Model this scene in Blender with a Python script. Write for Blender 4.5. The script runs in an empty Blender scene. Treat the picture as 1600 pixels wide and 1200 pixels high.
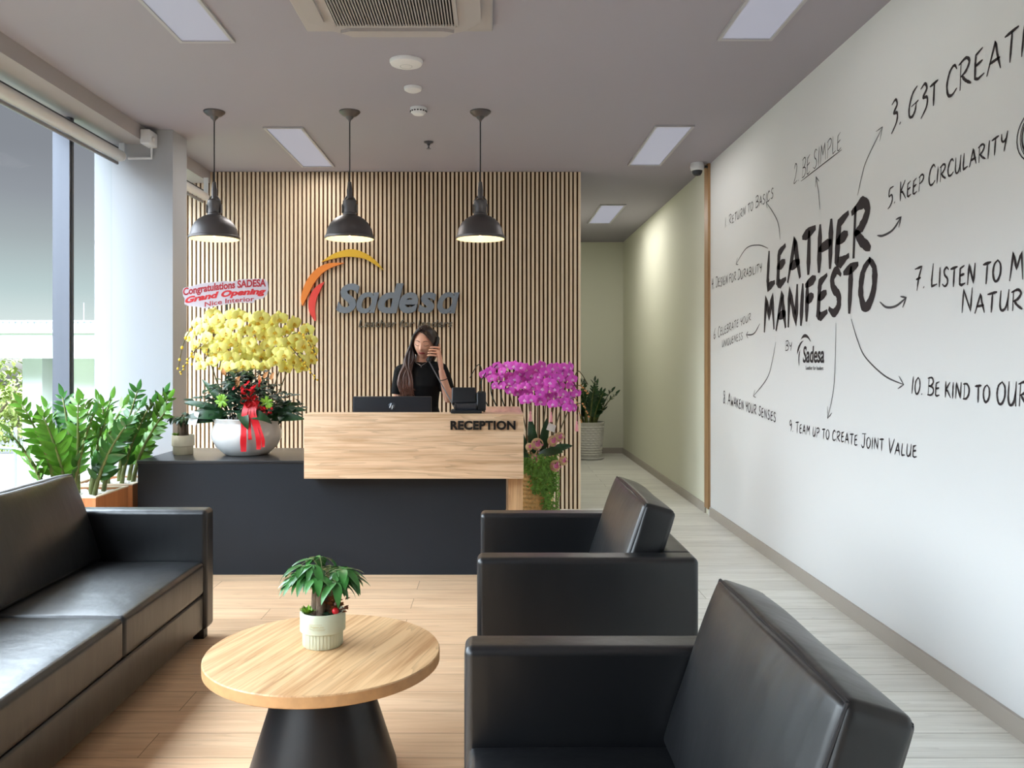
import bpy, bmesh, math, random
from mathutils import Vector, Matrix, Euler, Quaternion
from mathutils import noise as mnoise
random.seed(7)
PI = math.pi
SC = bpy.context.scene
COL = SC.collection

def lin(c):
    c = c / 255.0
    return c / 12.92 if c <= 0.04045 else ((c + 0.055) / 1.055) ** 2.4
def rgb(r, g, b):
    return (lin(r), lin(g), lin(b), 1.0)

# ------------------------------------------------------------------ camera
FPX = 1300.0                      # focal length in pixels of the 1600 px wide frame
EYE = 1.40
HX, HY = 770.0, 562.0             # vanishing point of the depth lines
cam_d = bpy.data.cameras.new('camera')
cam_d.sensor_width = 36.0
cam_d.lens = 36.0 * FPX / 1600.0
cam_d.shift_x = (800.0 - HX) / 1600.0
cam_d.shift_y = -(600.0 - HY) / 1600.0
cam_d.clip_start = 0.05
cam_d.clip_end = 300
cam = bpy.data.objects.new('camera', cam_d)
COL.objects.link(cam)
cam.location = (0, 0, EYE)
cam.rotation_euler = (PI / 2, 0, 0)
SC.camera = cam

# ------------------------------------------------------------------ exposure
SC.view_settings.view_transform = 'Standard'
SC.view_settings.look = 'None'
SC.view_settings.gamma = 1.0
SC.view_settings.exposure = 0.0
SC.view_settings.use_curve_mapping = False

# ------------------------------------------------------------------ sky: bright horizon haze, a band greyed by hand, brighter sky out of view
SKY = 22.0
world = bpy.data.worlds.new('overcast_sky')
SC.world = world
world.use_nodes = True
wn, wl = world.node_tree.nodes, world.node_tree.links
wn.clear()
w_out = wn.new('ShaderNodeOutputWorld')
w_bg = wn.new('ShaderNodeBackground')
w_tc = wn.new('ShaderNodeTexCoord')
w_sep = wn.new('ShaderNodeSeparateXYZ')
w_map = wn.new('ShaderNodeMapRange')
w_map.inputs[1].default_value = -0.2
w_map.inputs[2].default_value = 1.0
w_ramp = wn.new('ShaderNodeValToRGB')
wl.new(w_tc.outputs['Generated'], w_sep.inputs[0])
wl.new(w_sep.outputs['Z'], w_map.inputs[0])
wl.new(w_map.outputs[0], w_ramp.inputs[0])
wl.new(w_ramp.outputs[0], w_bg.inputs[0])
wl.new(w_bg.outputs[0], w_out.inputs[0])
w_bg.inputs[1].default_value = SKY
k = 1.0 / SKY
north = [(-0.2, (0.1 * k, 0.1 * k, 0.1 * k)), (-0.02, (0.2 * k, 0.2 * k, 0.2 * k)), (0.0, (0.98 * k, 1.0 * k, 0.98 * k)),
         (0.03, (0.82 * k, 0.90 * k, 0.90 * k)), (0.075, (0.57 * k, 0.68 * k, 0.70 * k)), (0.13, (0.42 * k, 0.46 * k, 0.49 * k)),
         (0.175, (0.325 * k, 0.34 * k, 0.385 * k)), (0.22, (0.27 * k, 0.28 * k, 0.32 * k)), (0.288, (0.26 * k, 0.27 * k, 0.31 * k)),
         (0.325, (0.74, 0.84, 1.0)), (0.50, (0.78, 0.88, 1.0)), (0.66, (0.72, 0.80, 0.92)), (1.0, (0.56, 0.64, 0.75))]
west = [(-0.2, (0.1 * k, 0.1 * k, 0.1 * k)), (-0.02, (0.2 * k, 0.2 * k, 0.2 * k)), (0.0, (0.98 * k, 1.0 * k, 0.98 * k)),
        (0.10, (0.9 * k, 0.95 * k, 0.98 * k)), (0.15, (0.29, 0.31, 0.34)), (0.22, (0.54, 0.58, 0.63)), (0.34, (0.36, 0.40, 0.45)),
        (0.50, (0.40, 0.45, 0.52)), (0.66, (0.74, 0.82, 0.96)), (1.0, (0.56, 0.64, 0.75))]
def fill_ramp(node, stops):
    cr = node.color_ramp
    while len(cr.elements) > 1:
        cr.elements.remove(cr.elements[-1])
    for i, (z, c) in enumerate(stops):
        e = cr.elements[0] if i == 0 else cr.elements.new((z + 0.2) / 1.2)
        e.position = (z + 0.2) / 1.2
        e.color = tuple(c) + (1,)
fill_ramp(w_ramp, north)
# unseen sky towards the west (-x), brightened to light the right wall
w_ramp2 = wn.new('ShaderNodeValToRGB')
fill_ramp(w_ramp2, west)
wl.new(w_map.outputs[0], w_ramp2.inputs[0])
w_flat = wn.new('ShaderNodeCombineXYZ')
wl.new(w_sep.outputs['X'], w_flat.inputs[0])
wl.new(w_sep.outputs['Y'], w_flat.inputs[1])
w_nrm = wn.new('ShaderNodeVectorMath')
w_nrm.operation = 'NORMALIZE'
wl.new(w_flat.outputs[0], w_nrm.inputs[0])
w_sep2 = wn.new('ShaderNodeSeparateXYZ')
wl.new(w_nrm.outputs[0], w_sep2.inputs[0])
w_az = wn.new('ShaderNodeMapRange')
w_az.interpolation_type = 'SMOOTHSTEP'
w_az.inputs[1].default_value = -0.64
w_az.inputs[2].default_value = -0.84
wl.new(w_sep2.outputs['X'], w_az.inputs[0])
w_mix = wn.new('ShaderNodeMix')
w_mix.data_type = 'RGBA'
wl.new(w_az.outputs[0], w_mix.inputs[0])
wl.new(w_ramp.outputs[0], w_mix.inputs[6])
wl.new(w_ramp2.outputs[0], w_mix.inputs[7])
wl.new(w_mix.outputs[2], w_bg.inputs[0])

PANEL_W = 3.0        # watts of each ceiling panel's own light
PENDANT_W = 2.6

# ------------------------------------------------------------------ materials
def nodes_of(name):
    m = bpy.data.materials.new(name)
    m.use_nodes = True
    nt = m.node_tree
    return m, nt, nt.nodes['Principled BSDF']

def mat(name, c, rough=0.5, metal=0.0, spec=0.5, bump=0.0, bscale=60.0, var=0.0, vscale=8.0, coat=0.0, emit=None, estr=0.0, sss=0.0):
    m, nt, b = nodes_of(name)
    col = rgb(*c)
    b.inputs['Base Color'].default_value = col
    b.inputs['Roughness'].default_value = rough
    b.inputs['Metallic'].default_value = metal
    b.inputs['Specular IOR Level'].default_value = spec
    if coat:
        b.inputs['Coat Weight'].default_value = coat
        b.inputs['Coat Roughness'].default_value = 0.15
    if emit:
        b.inputs['Emission Color'].default_value = rgb(*emit)
        b.inputs['Emission Strength'].default_value = estr
    if sss:
        b.inputs['Subsurface Weight'].default_value = sss
        b.inputs['Subsurface Radius'].default_value = (0.02, 0.008, 0.004)
    tc = None
    if var or bump:
        tc = nt.nodes.new('ShaderNodeTexCoord')
    if var:
        n = nt.nodes.new('ShaderNodeTexNoise')
        n.inputs['Scale'].default_value = vscale
        n.inputs['Detail'].default_value = 4
        nt.links.new(tc.outputs['Object'], n.inputs['Vector'])
        r = nt.nodes.new('ShaderNodeValToRGB')
        r.color_ramp.elements[0].position = 0.3
        r.color_ramp.elements[1].position = 0.7
        r.color_ramp.elements[0].color = tuple(x * (1 - var) for x in col[:3]) + (1,)
        r.color_ramp.elements[1].color = tuple(min(1, x * (1 + var)) for x in col[:3]) + (1,)
        nt.links.new(n.outputs['Fac'], r.inputs[0])
        nt.links.new(r.outputs[0], b.inputs['Base Color'])
    if bump:
        n = nt.nodes.new('ShaderNodeTexNoise')
        n.inputs['Scale'].default_value = bscale
        n.inputs['Detail'].default_value = 5
        nt.links.new(tc.outputs['Object'], n.inputs['Vector'])
        bp = nt.nodes.new('ShaderNodeBump')
        bp.inputs['Strength'].default_value = bump
        bp.inputs['Distance'].default_value = 0.01
        nt.links.new(n.outputs['Fac'], bp.inputs['Height'])
        nt.links.new(bp.outputs[0], b.inputs['Normal'])
    return m

def wood(name, light, dark, scale=(1, 14, 14), rot=(0, 0, 0), rough=0.45, contrast=(0.35, 0.75), knots=True, planks=None, seam=(110, 80, 55), spec=0.4, lines=0.0):
    """grain runs along local X of the mapped object coordinates"""
    m, nt, b = nodes_of(name)
    N, L = nt.nodes, nt.links
    tc = N.new('ShaderNodeTexCoord')
    mp = N.new('ShaderNodeMapping')
    mp.inputs['Rotation'].default_value = rot
    L.new(tc.outputs['Object'], mp.inputs['Vector'])
    vec = mp.outputs[0]
    seamfac = None
    if planks:
        bw, rh = planks
        br = N.new('ShaderNodeTexBrick')
        br.offset = 0.37
        br.inputs['Scale'].default_value = 1.0
        br.inputs['Brick Width'].default_value = bw
        br.inputs['Row Height'].default_value = rh
        br.inputs['Mortar Size'].default_value = 0.0018
        br.inputs['Mortar Smooth'].default_value = 0.1
        br.inputs['Color1'].default_value = (0, 0, 0, 1)
        br.inputs['Color2'].default_value = (1, 1, 1, 1)
        br.inputs['Mortar'].default_value = (0.5, 0.5, 0.5, 1)
        L.new(vec, br.inputs['Vector'])
        seamfac = br.outputs['Fac']
        off = N.new('ShaderNodeVectorMath')
        off.operation = 'MULTIPLY_ADD'
        off.inputs[1].default_value = (7.3, 3.1, 5.7)
        L.new(br.outputs['Color'], off.inputs[0])
        L.new(vec, off.inputs[2])
        vec2 = off.outputs[0]
    else:
        vec2 = vec
    ms = N.new('ShaderNodeMapping')
    ms.inputs['Scale'].default_value = scale
    L.new(vec2, ms.inputs['Vector'])
    n1 = N.new('ShaderNodeTexNoise')
    n1.inputs['Scale'].default_value = 1.6
    n1.inputs['Detail'].default_value = 6
    n1.inputs['Roughness'].default_value = 0.62
    n1.inputs['Distortion'].default_value = 0.6
    L.new(ms.outputs[0], n1.inputs['Vector'])
    ms2 = N.new('ShaderNodeMapping')
    ms2.inputs['Scale'].default_value = tuple(s * 5 if s > 1.5 else s * 1.3 for s in scale)
    L.new(vec2, ms2.inputs['Vector'])
    n2 = N.new('ShaderNodeTexNoise')
    n2.inputs['Scale'].default_value = 1.2
    n2.inputs['Detail'].default_value = 3
    L.new(ms2.outputs[0], n2.inputs['Vector'])
    mx = N.new('ShaderNodeMix')
    mx.data_type = 'FLOAT'
    mx.inputs[0].default_value = 0.35
    L.new(n1.outputs['Fac'], mx.inputs[2])
    L.new(n2.outputs['Fac'], mx.inputs[3])
    rp = N.new('ShaderNodeValToRGB')
    rp.color_ramp.elements[0].position = contrast[0]
    rp.color_ramp.elements[0].color = rgb(*dark)
    rp.color_ramp.elements[1].position = contrast[1]
    rp.color_ramp.elements[1].color = rgb(*light)
    L.new(mx.outputs[0], rp.inputs[0])
    outc = rp.outputs[0]
    if lines:
        # thin darker growth lines that wander along the grain
        ml = N.new('ShaderNodeMapping')
        ml.inputs['Scale'].default_value = tuple(0.06 if q < 1.5 else 1.0 for q in scale)
        L.new(vec2, ml.inputs['Vector'])
        nz = N.new('ShaderNodeTexNoise')
        nz.inputs['Scale'].default_value = 7.0
        nz.inputs['Detail'].default_value = 3
        L.new(ml.outputs[0], nz.inputs['Vector'])
        mu = N.new('ShaderNodeMath')
        mu.operation = 'MULTIPLY'
        mu.inputs[1].default_value = 13.0
        L.new(nz.outputs['Fac'], mu.inputs[0])
        fr = N.new('ShaderNodeMath')
        fr.operation = 'FRACT'
        L.new(mu.outputs[0], fr.inputs[0])
        lr = N.new('ShaderNodeValToRGB')
        lr.color_ramp.elements[0].position = 0.0
        lr.color_ramp.elements[0].color = (1, 1, 1, 1)
        lr.color_ramp.elements[1].position = 0.28
        lr.color_ramp.elements[1].color = (0, 0, 0, 1)
        L.new(fr.outputs[0], lr.inputs[0])
        ma = N.new('ShaderNodeMath')
        ma.operation = 'MULTIPLY'
        ma.inputs[1].default_value = lines
        L.new(lr.outputs[0], ma.inputs[0])
        ml2 = N.new('ShaderNodeMix')
        ml2.data_type = 'RGBA'
        L.new(ma.outputs[0], ml2.inputs[0])
        L.new(outc, ml2.inputs[6])
        ml2.inputs[7].default_value = rgb(*[q * 0.82 for q in dark])
        outc = ml2.outputs[2]
    if planks:
        # every plank a little lighter or darker
        hs = N.new('ShaderNodeHueSaturation')
        mr = N.new('ShaderNodeMapRange')
        mr.inputs[3].default_value = 0.93
        mr.inputs[4].default_value = 1.06
        L.new(br.outputs['Color'], mr.inputs[0])
        L.new(mr.outputs[0], hs.inputs['Value'])
        L.new(outc, hs.inputs['Color'])
        mm = N.new('ShaderNodeMix')
        mm.data_type = 'RGBA'
        L.new(seamfac, mm.inputs[0])
        L.new(hs.outputs[0], mm.inputs[6])
        mm.inputs[7].default_value = rgb(*seam)
        outc = mm.outputs[2]
    L.new(outc, b.inputs['Base Color'])
    b.inputs['Roughness'].default_value = rough
    b.inputs['Specular IOR Level'].default_value = spec
    return m

def leather(name, c=(13, 14, 17)):
    m, nt, b = nodes_of(name)
    N, L = nt.nodes, nt.links
    b.inputs['Base Color'].default_value = rgb(*c)
    b.inputs['Roughness'].default_value = 0.36
    b.inputs['Specular IOR Level'].default_value = 0.5
    b.inputs['Coat Weight'].default_value = 0.4
    b.inputs['Coat Roughness'].default_value = 0.40
    tc = N.new('ShaderNodeTexCoord')
    n1 = N.new('ShaderNodeTexNoise')
    n1.inputs['Scale'].default_value = 220
    n1.inputs['Detail'].default_value = 2
    L.new(tc.outputs['Object'], n1.inputs['Vector'])
    mp = N.new('ShaderNodeMapping')
    mp.inputs['Scale'].default_value = (1, 1, 0.25)
    L.new(tc.outputs['Object'], mp.inputs['Vector'])
    n2 = N.new('ShaderNodeTexNoise')
    n2.inputs['Scale'].default_value = 9
    n2.inputs['Detail'].default_value = 3
    L.new(mp.outputs[0], n2.inputs['Vector'])
    b1 = N.new('ShaderNodeBump')
    b1.inputs['Strength'].default_value = 0.06
    b1.inputs['Distance'].default_value = 0.002
    b2 = N.new('ShaderNodeBump')
    b2.inputs['Strength'].default_value = 0.22
    b2.inputs['Distance'].default_value = 0.02
    L.new(n1.outputs['Fac'], b1.inputs['Height'])
    L.new(n2.outputs['Fac'], b2.inputs['Height'])
    L.new(b2.outputs[0], b1.inputs['Normal'])
    L.new(b1.outputs[0], b.inputs['Normal'])
    return m

def glassmat(name):
    m = bpy.data.materials.new(name)
    m.use_nodes = True
    N, L = m.node_tree.nodes, m.node_tree.links
    N.clear()
    o = N.new('ShaderNodeOutputMaterial')
    t = N.new('ShaderNodeBsdfTransparent')
    t.inputs[0].default_value = (0.95, 0.97, 0.96, 1)
    g = N.new('ShaderNodeBsdfGlossy')
    g.inputs['Roughness'].default_value = 0.02
    mx = N.new('ShaderNodeMixShader')
    mx.inputs[0].default_value = 0.001
    L.new(t.outputs[0], mx.inputs[1])
    L.new(g.outputs[0], mx.inputs[2])
    L.new(mx.outputs[0], o.inputs[0])
    return m

M = dict(
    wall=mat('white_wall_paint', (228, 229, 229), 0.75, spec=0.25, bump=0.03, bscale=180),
    column=mat('white_paint_darkened', (172, 173, 176), 0.75, spec=0.2),  # wall white darkened to offset the strong window light on the column
    dark_wall=mat('light_block_dark_grey', (70, 70, 72), 0.8, spec=0.2),  # kept dark so the added front wall reflects little in the leather
    corridor=mat('cream_wall_paint', (224, 224, 206), 0.75, spec=0.25, bump=0.03, bscale=180),
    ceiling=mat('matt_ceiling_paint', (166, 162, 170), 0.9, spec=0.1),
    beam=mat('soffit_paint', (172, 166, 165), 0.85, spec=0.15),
    oak_floor=wood('warm_oak_laminate', (237, 202, 164), (210, 168, 128), scale=(1.0, 9, 9), rough=0.33, contrast=(0.3, 0.62), planks=(1.25, 0.195), seam=(150, 112, 78), lines=0.28),
    pale_floor=wood('pale_grey_oak_laminate', (243, 242, 234), (219, 217, 206), scale=(1.0, 9, 9), rough=0.35, contrast=(0.3, 0.62), planks=(1.25, 0.195), seam=(150, 143, 128), lines=0.28),
    skirting=mat('taupe_skirting', (176, 168, 158), 0.5),
    trimwood=wood('light_trim_wood', (190, 152, 108), (150, 112, 74), scale=(14, 14, 1)),
    slat=wood('slat_oak', (238, 218, 190), (216, 192, 160), scale=(12, 12, 0.7), rough=0.55, contrast=(0.3, 0.7)),
    slat_felt=mat('dark_brown_felt', (86, 62, 43), 0.95, spec=0.1),
    alu=mat('grey_aluminium', (112, 114, 122), 0.45, 0.6),
    alu_dark=mat('dark_gasket', (52, 52, 58), 0.5),
    glass=glassmat('window_glass'),
    whiteplastic=mat('white_plastic', (222, 222, 222), 0.4),
    offwhite=mat('off_white_plastic', (206, 203, 200), 0.45),
    ac_plastic=mat('air_conditioner_plastic', (172, 166, 164), 0.5),
    greyplastic=mat('grey_plastic', (120, 116, 116), 0.5),
    blackhole=mat('dark_recess', (26, 24, 26), 0.8),
    panel_light=mat('light_diffuser', (96, 96, 102), 0.5, emit=(228, 230, 250), estr=0.36),
    panel_frame=mat('panel_frame', (176, 174, 176), 0.45),
    lamp_black=mat('blackened_lamp_metal', (104, 100, 100), 0.44, 0.85, bump=0.04, bscale=40),
    lamp_in=mat('lamp_inner_enamel', (238, 226, 190), 0.6),
    bulb=mat('warm_bulb', (255, 230, 180), 0.5, emit=(255, 214, 140), estr=1.6),
    cable=mat('black_cable', (26, 25, 26), 0.6),
    black_lam=mat('black_laminate', (34, 38, 44), 0.5, spec=0.25, var=0.06, vscale=3),
    black_top=mat('black_worktop', (40, 39, 40), 0.28),
    counter=wood('counter_oak', (240, 206, 170), (208, 166, 126), scale=(0.9, 10, 13), rough=0.4, contrast=(0.38, 0.57), lines=0.4),
    counter_v=wood('counter_oak_upright', (214, 174, 130), (170, 126, 86), scale=(10, 10, 0.9), rough=0.4, contrast=(0.38, 0.57), lines=0.4),
    counter_pink_sheen=wood('counter_oak_pink_sheen', (226, 180, 150), (196, 146, 116), scale=(9, 0.9, 9), rough=0.3, contrast=(0.38, 0.57)),  # oak tinted pink for the orchids' reflection on the return ledge
    black_sign=mat('black_acrylic_letters', (22, 18, 18), 0.35),
    yellow=mat('yellow_sign_metal', (212, 168, 44), 0.4),
    orange=mat('orange_sign_metal', (222, 128, 52), 0.4),
    red_sign=mat('red_sign_metal', (222, 70, 62), 0.4),
    steel_sign=mat('grey_sign_letters', (122, 131, 142), 0.42, 0.2),
    steel_thin=mat('brushed_steel_letters', (128, 124, 116), 0.35, 0.7),
    leather=leather('black_leather'),
    stitch=mat('leather_piping', (30, 30, 33), 0.4),
    foot=mat('black_wooden_foot', (24, 22, 22), 0.5),
    table_oak=wood('table_oak_veneer', (228, 188, 140), (190, 142, 96), scale=(0.9, 12, 12), rot=(0, 0, math.radians(-72)), rough=0.42, contrast=(0.38, 0.57), lines=0.4),
    table_edge=mat('table_oak_edge', (206, 158, 108), 0.5, var=0.08, vscale=30),
    table_base=mat('black_table_base', (24, 24, 26), 0.4),
    ceramic=mat('white_glazed_ceramic', (232, 231, 228), 0.16, coat=0.3),
    ceramic_cream=mat('cream_ceramic', (206, 210, 184), 0.35),
    ceramic_tan=mat('tan_cream_ceramic', (222, 206, 176), 0.4),
    gold=mat('gold_print', (196, 172, 110), 0.4),
    pot_white=mat('patterned_white_pot', (205, 203, 198), 0.4),
    soil=mat('dark_potting_soil', (44, 33, 26), 0.95, bump=0.4, bscale=80),
    pebble=mat('white_pebbles', (226, 222, 214), 0.6),
    bark=mat('grey_brown_bark', (112, 92, 74), 0.8, bump=0.5, bscale=60, var=0.3, vscale=30),
    leaf_zz=mat('glossy_green_leaf', (88, 138, 40), 0.28, var=0.45, vscale=7),
    leaf_zz_mid=mat('mid_green_leaf', (52, 104, 38), 0.28, var=0.45, vscale=7),
    leaf_zz_dark=mat('dark_glossy_leaf', (34, 66, 32), 0.32, var=0.35, vscale=7),
    stem_zz=mat('green_brown_stalk', (104, 112, 58), 0.5, var=0.3, vscale=20),
    leaf_dark=mat('dark_orchid_leaf', (32, 66, 34), 0.35, var=0.35, vscale=9),
    leaf_deep=mat('deep_green_foliage', (30, 58, 38), 0.42, var=0.4, vscale=20),
    leaf_money=mat('money_tree_leaf', (62, 122, 54), 0.35, var=0.4, vscale=18),
    leaf_lime=mat('lime_succulent', (140, 190, 60), 0.45, var=0.3, vscale=40),
    leaf_moss=mat('trailing_moss', (116, 164, 66), 0.6, var=0.4, vscale=25),
    leaf_rust=mat('rust_brown_leaf', (122, 62, 30), 0.5, var=0.4, vscale=50),
    yellow_petal=mat('pale_yellow_petal', (247, 239, 130), 0.5, var=0.08, vscale=14, sss=0.1),
    yellow_lip=mat('golden_flower_lip', (226, 186, 50), 0.5),
    pink_petal=mat('magenta_petal', (228, 84, 206), 0.5, var=0.18, vscale=14, sss=0.1),
    pink_edge=mat('pale_pink_lip', (246, 190, 236), 0.5),
    orchid_stem=mat('brown_green_flower_stem', (92, 80, 44), 0.6),
    ribbon=mat('red_satin_ribbon', (206, 22, 34), 0.35),
    red_berry=mat('red_berry', (198, 28, 40), 0.25),
    tassel=mat('pink_tassel', (240, 160, 170), 0.6),
    basket=mat('woven_straw', (232, 192, 126), 0.75, var=0.25, vscale=60, bump=0.4, bscale=120),
    orange_dry=mat('dried_orange_bract', (206, 142, 84), 0.6),
    slipper=mat('tan_cream_curl', (206, 176, 132), 0.6, var=0.15, vscale=30),
    slipper_pink=mat('pink_bloom', (220, 120, 170), 0.5),
    card=mat('pale_sign_card', (205, 196, 204), 0.6),
    card_red=mat('red_sign_print', (178, 34, 46), 0.5),
    card_red2=mat('bright_red_sign_print', (208, 30, 34), 0.5),
    stick=mat('dark_stick', (50, 60, 50), 0.6),
    tag=mat('white_paper_tag', (232, 232, 230), 0.6),
    planter=wood('planter_cedar', (206, 142, 92), (164, 98, 56), scale=(10, 10, 0.9), rough=0.45, contrast=(0.3, 0.7)),
    planter_rim=mat('pale_planter_rim', (226, 206, 180), 0.5),
    monitor=mat('black_monitor_plastic', (30, 33, 40), 0.4),
    logo_grey=mat('grey_logo_disc', (70, 76, 84), 0.3, 0.4),
    phone=mat('black_phone_plastic', (27, 29, 33), 0.38),
    phone_grey=mat('dark_grey_phone_plastic', (46, 50, 58), 0.4),
    skin=mat('skin', (226, 172, 146), 0.5, spec=0.35, sss=0.12),
    lips=mat('lips', (182, 84, 84), 0.4),
    brow=mat('brow', (70, 48, 40), 0.7),
    lash=mat('lash', (40, 26, 24), 0.7),
    shirt=mat('black_cotton', (20, 20, 22), 0.85, spec=0.2, bump=0.15, bscale=25),
    trousers=mat('black_trouser_cloth', (22, 22, 25), 0.85, spec=0.2),
    silver=mat('silver_chain', (200, 200, 205), 0.3, 0.9),
    ink=mat('dark_wall_ink', (62, 56, 58), 0.7, spec=0.1),
    ink_thin=mat('grey_wall_ink', (84, 82, 84), 0.7, spec=0.1),
    ext_white=mat('white_render', (205, 206, 204), 0.8),
    ext_cream=mat('lightened_cream_render', (240, 241, 232), 0.8),  # render lightened to make up for the shade under the roof
    ext_metal=mat('pale_ribbed_metal', (146, 152, 153), 0.6),
    ext_pipe=mat('grey_flue_metal', (118, 122, 128), 0.5),
    grass=mat('lawn', (96, 112, 78), 0.9, var=0.2, vscale=2),
    paving=mat('darkened_paving', (58, 58, 58), 0.95),  # paving colour lowered so less daylight bounces into the room
    tree_leaf=mat('yellow_green_tree_leaf', (134, 150, 66), 0.6, var=0.35, vscale=1.5),  # yellow-green leaf colour, varied at random
    tree_bark=mat('tree_bark', (120, 105, 85), 0.9),
)
def hair_material():
    m, nt, b = nodes_of('dark_hair_with_brown_ends')
    N, L = nt.nodes, nt.links
    tc = N.new('ShaderNodeTexCoord')
    sp = N.new('ShaderNodeSeparateXYZ')
    L.new(tc.outputs['Object'], sp.inputs[0])
    mr = N.new('ShaderNodeMapRange')
    mr.inputs[1].default_value = 1.50
    mr.inputs[2].default_value = 1.12
    L.new(sp.outputs['Z'], mr.inputs[0])
    r = N.new('ShaderNodeValToRGB')
    r.color_ramp.elements[0].color = rgb(42, 30, 28)
    r.color_ramp.elements[1].color = rgb(112, 68, 52)
    L.new(mr.outputs[0], r.inputs[0])
    L.new(r.outputs[0], b.inputs['Base Color'])
    b.inputs['Roughness'].default_value = 0.38
    return m
M['hair'] = hair_material()

# ------------------------------------------------------------------ mesh helpers
class MB:
    def __init__(self):
        self.v, self.f, self.m = [], [], []
    def add(self, verts, faces, mi=0):
        o = len(self.v)
        self.v.extend([tuple(p) for p in verts])
        for fc in faces:
            self.f.append(tuple(i + o for i in fc))
            self.m.append(mi)
        return self
    def build(self, name, mats, parent=None, smooth=True, angle=38, loc=None):
        me = bpy.data.meshes.new(name)
        me.from_pydata(self.v, [], self.f)
        if not isinstance(mats, (list, tuple)):
            mats = [mats]
        for mm in mats:
            me.materials.append(mm)
        me.polygons.foreach_set('material_index', self.m)
        bm = bmesh.new()
        bm.from_mesh(me)
        bmesh.ops.recalc_face_normals(bm, faces=bm.faces)
        bm.to_mesh(me)
        bm.free()
        me.polygons.foreach_set('use_smooth', [smooth] * len(me.polygons))
        if smooth and angle:
            me.set_sharp_from_angle(angle=math.radians(angle))
        me.update()
        ob = bpy.data.objects.new(name, me)
        COL.objects.link(ob)
        if parent:
            ob.parent = parent
        if loc:
            ob.location = loc
        return ob

def box(mb, x0, x1, y0, y1, z0, z1, mi=0):
    v = [(x0, y0, z0), (x1, y0, z0), (x1, y1, z0), (x0, y1, z0), (x0, y0, z1), (x1, y0, z1), (x1, y1, z1), (x0, y1, z1)]
    return mb.add(v, [(0, 3, 2, 1), (4, 5, 6, 7), (0, 1, 5, 4), (1, 2, 6, 5), (2, 3, 7, 6), (3, 0, 4, 7)], mi)

def rbox(mb, c, size, r=0.01, seg=3, inner=1, puff=(0, 0, 0), mtx=None, mi=0, wob=0.0):
    """rounded box, optionally puffed like a cushion; mtx is applied after"""
    h = [s / 2 for s in size]
    r = min([r] + [x * 0.98 for x in h])
    def coords(hh):
        a = [-(hh - r) - r * math.tan(math.radians(45 - 45 * i / seg)) for i in range(seg)]
        b = [-(hh - r) + 2 * (hh - r) * i / inner for i in range(inner + 1)]
        return a + b + [-x for x in reversed(a)]
    cs = [coords(x) for x in h]
    idx, verts, faces = {}, [], []
    def vert(p):
        key = tuple(round(x, 6) for x in p)
        if key in idx:
            return idx[key]
        q = [max(-(h[i] - r), min(h[i] - r, p[i])) for i in range(3)]
        d = Vector([p[i] - q[i] for i in range(3)])
        d = d.normalized() * r
        o = Vector(q) + d
        for ax in range(3):
            if puff[ax]:
                u, w = [(p[i] / h[i]) for i in range(3) if i != ax]
                k = max(0, 1 - u * u) ** 0.6 * max(0, 1 - w * w) ** 0.6
                o[ax] += puff[ax] * k * (p[ax] / h[ax])
        if wob:
            nv = mnoise.noise_vector(Vector(o) * 5.0 + Vector(c) * 3)
            o += Vector(nv) * wob
        idx[key] = len(verts)
        verts.append(o)
        return idx[key]
    for ax in range(3):
        a1, a2 = [i for i in range(3) if i != ax]
        for s in (-1, 1):
            for i in range(len(cs[a1]) - 1):
                for j in range(len(cs[a2]) - 1):
                    q = []
                    for (ii, jj) in ((i, j), (i + 1, j), (i + 1, j + 1), (i, j + 1)):
                        p = [0, 0, 0]
                        p[ax] = s * h[ax]
                        p[a1] = cs[a1][ii]
                        p[a2] = cs[a2][jj]
                        q.append(vert(p))
                    faces.append(tuple(q) if s * (1 if ax != 1 else -1) > 0 else tuple(reversed(q)))
    out = []
    for p in verts:
        p = Vector(p)
        p = (mtx @ p) if mtx is not None else p
        out.append(p + Vector(c))
    return mb.add(out, faces, mi)

def frames(pts):
    pts = [Vector(p) for p in pts]
    T = []
    for i in range(len(pts)):
        a, b = pts[max(0, i - 1)], pts[min(len(pts) - 1, i + 1)]
        t = (b - a)
        T.append(t.normalized() if t.length > 1e-9 else Vector((0, 0, 1)))
    up = Vector((0, 0, 1)) if abs(T[0].z) < 0.9 else Vector((0, 1, 0))
    n = (up - T[0] * up.dot(T[0])).normalized()
    out = []
    for i, t in enumerate(T):
        if i:
            n = (n - t * n.dot(t))
            n = n.normalized() if n.length > 1e-6 else Vector((1, 0, 0))
        out.append((pts[i], t, n, t.cross(n)))
    return out

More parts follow.
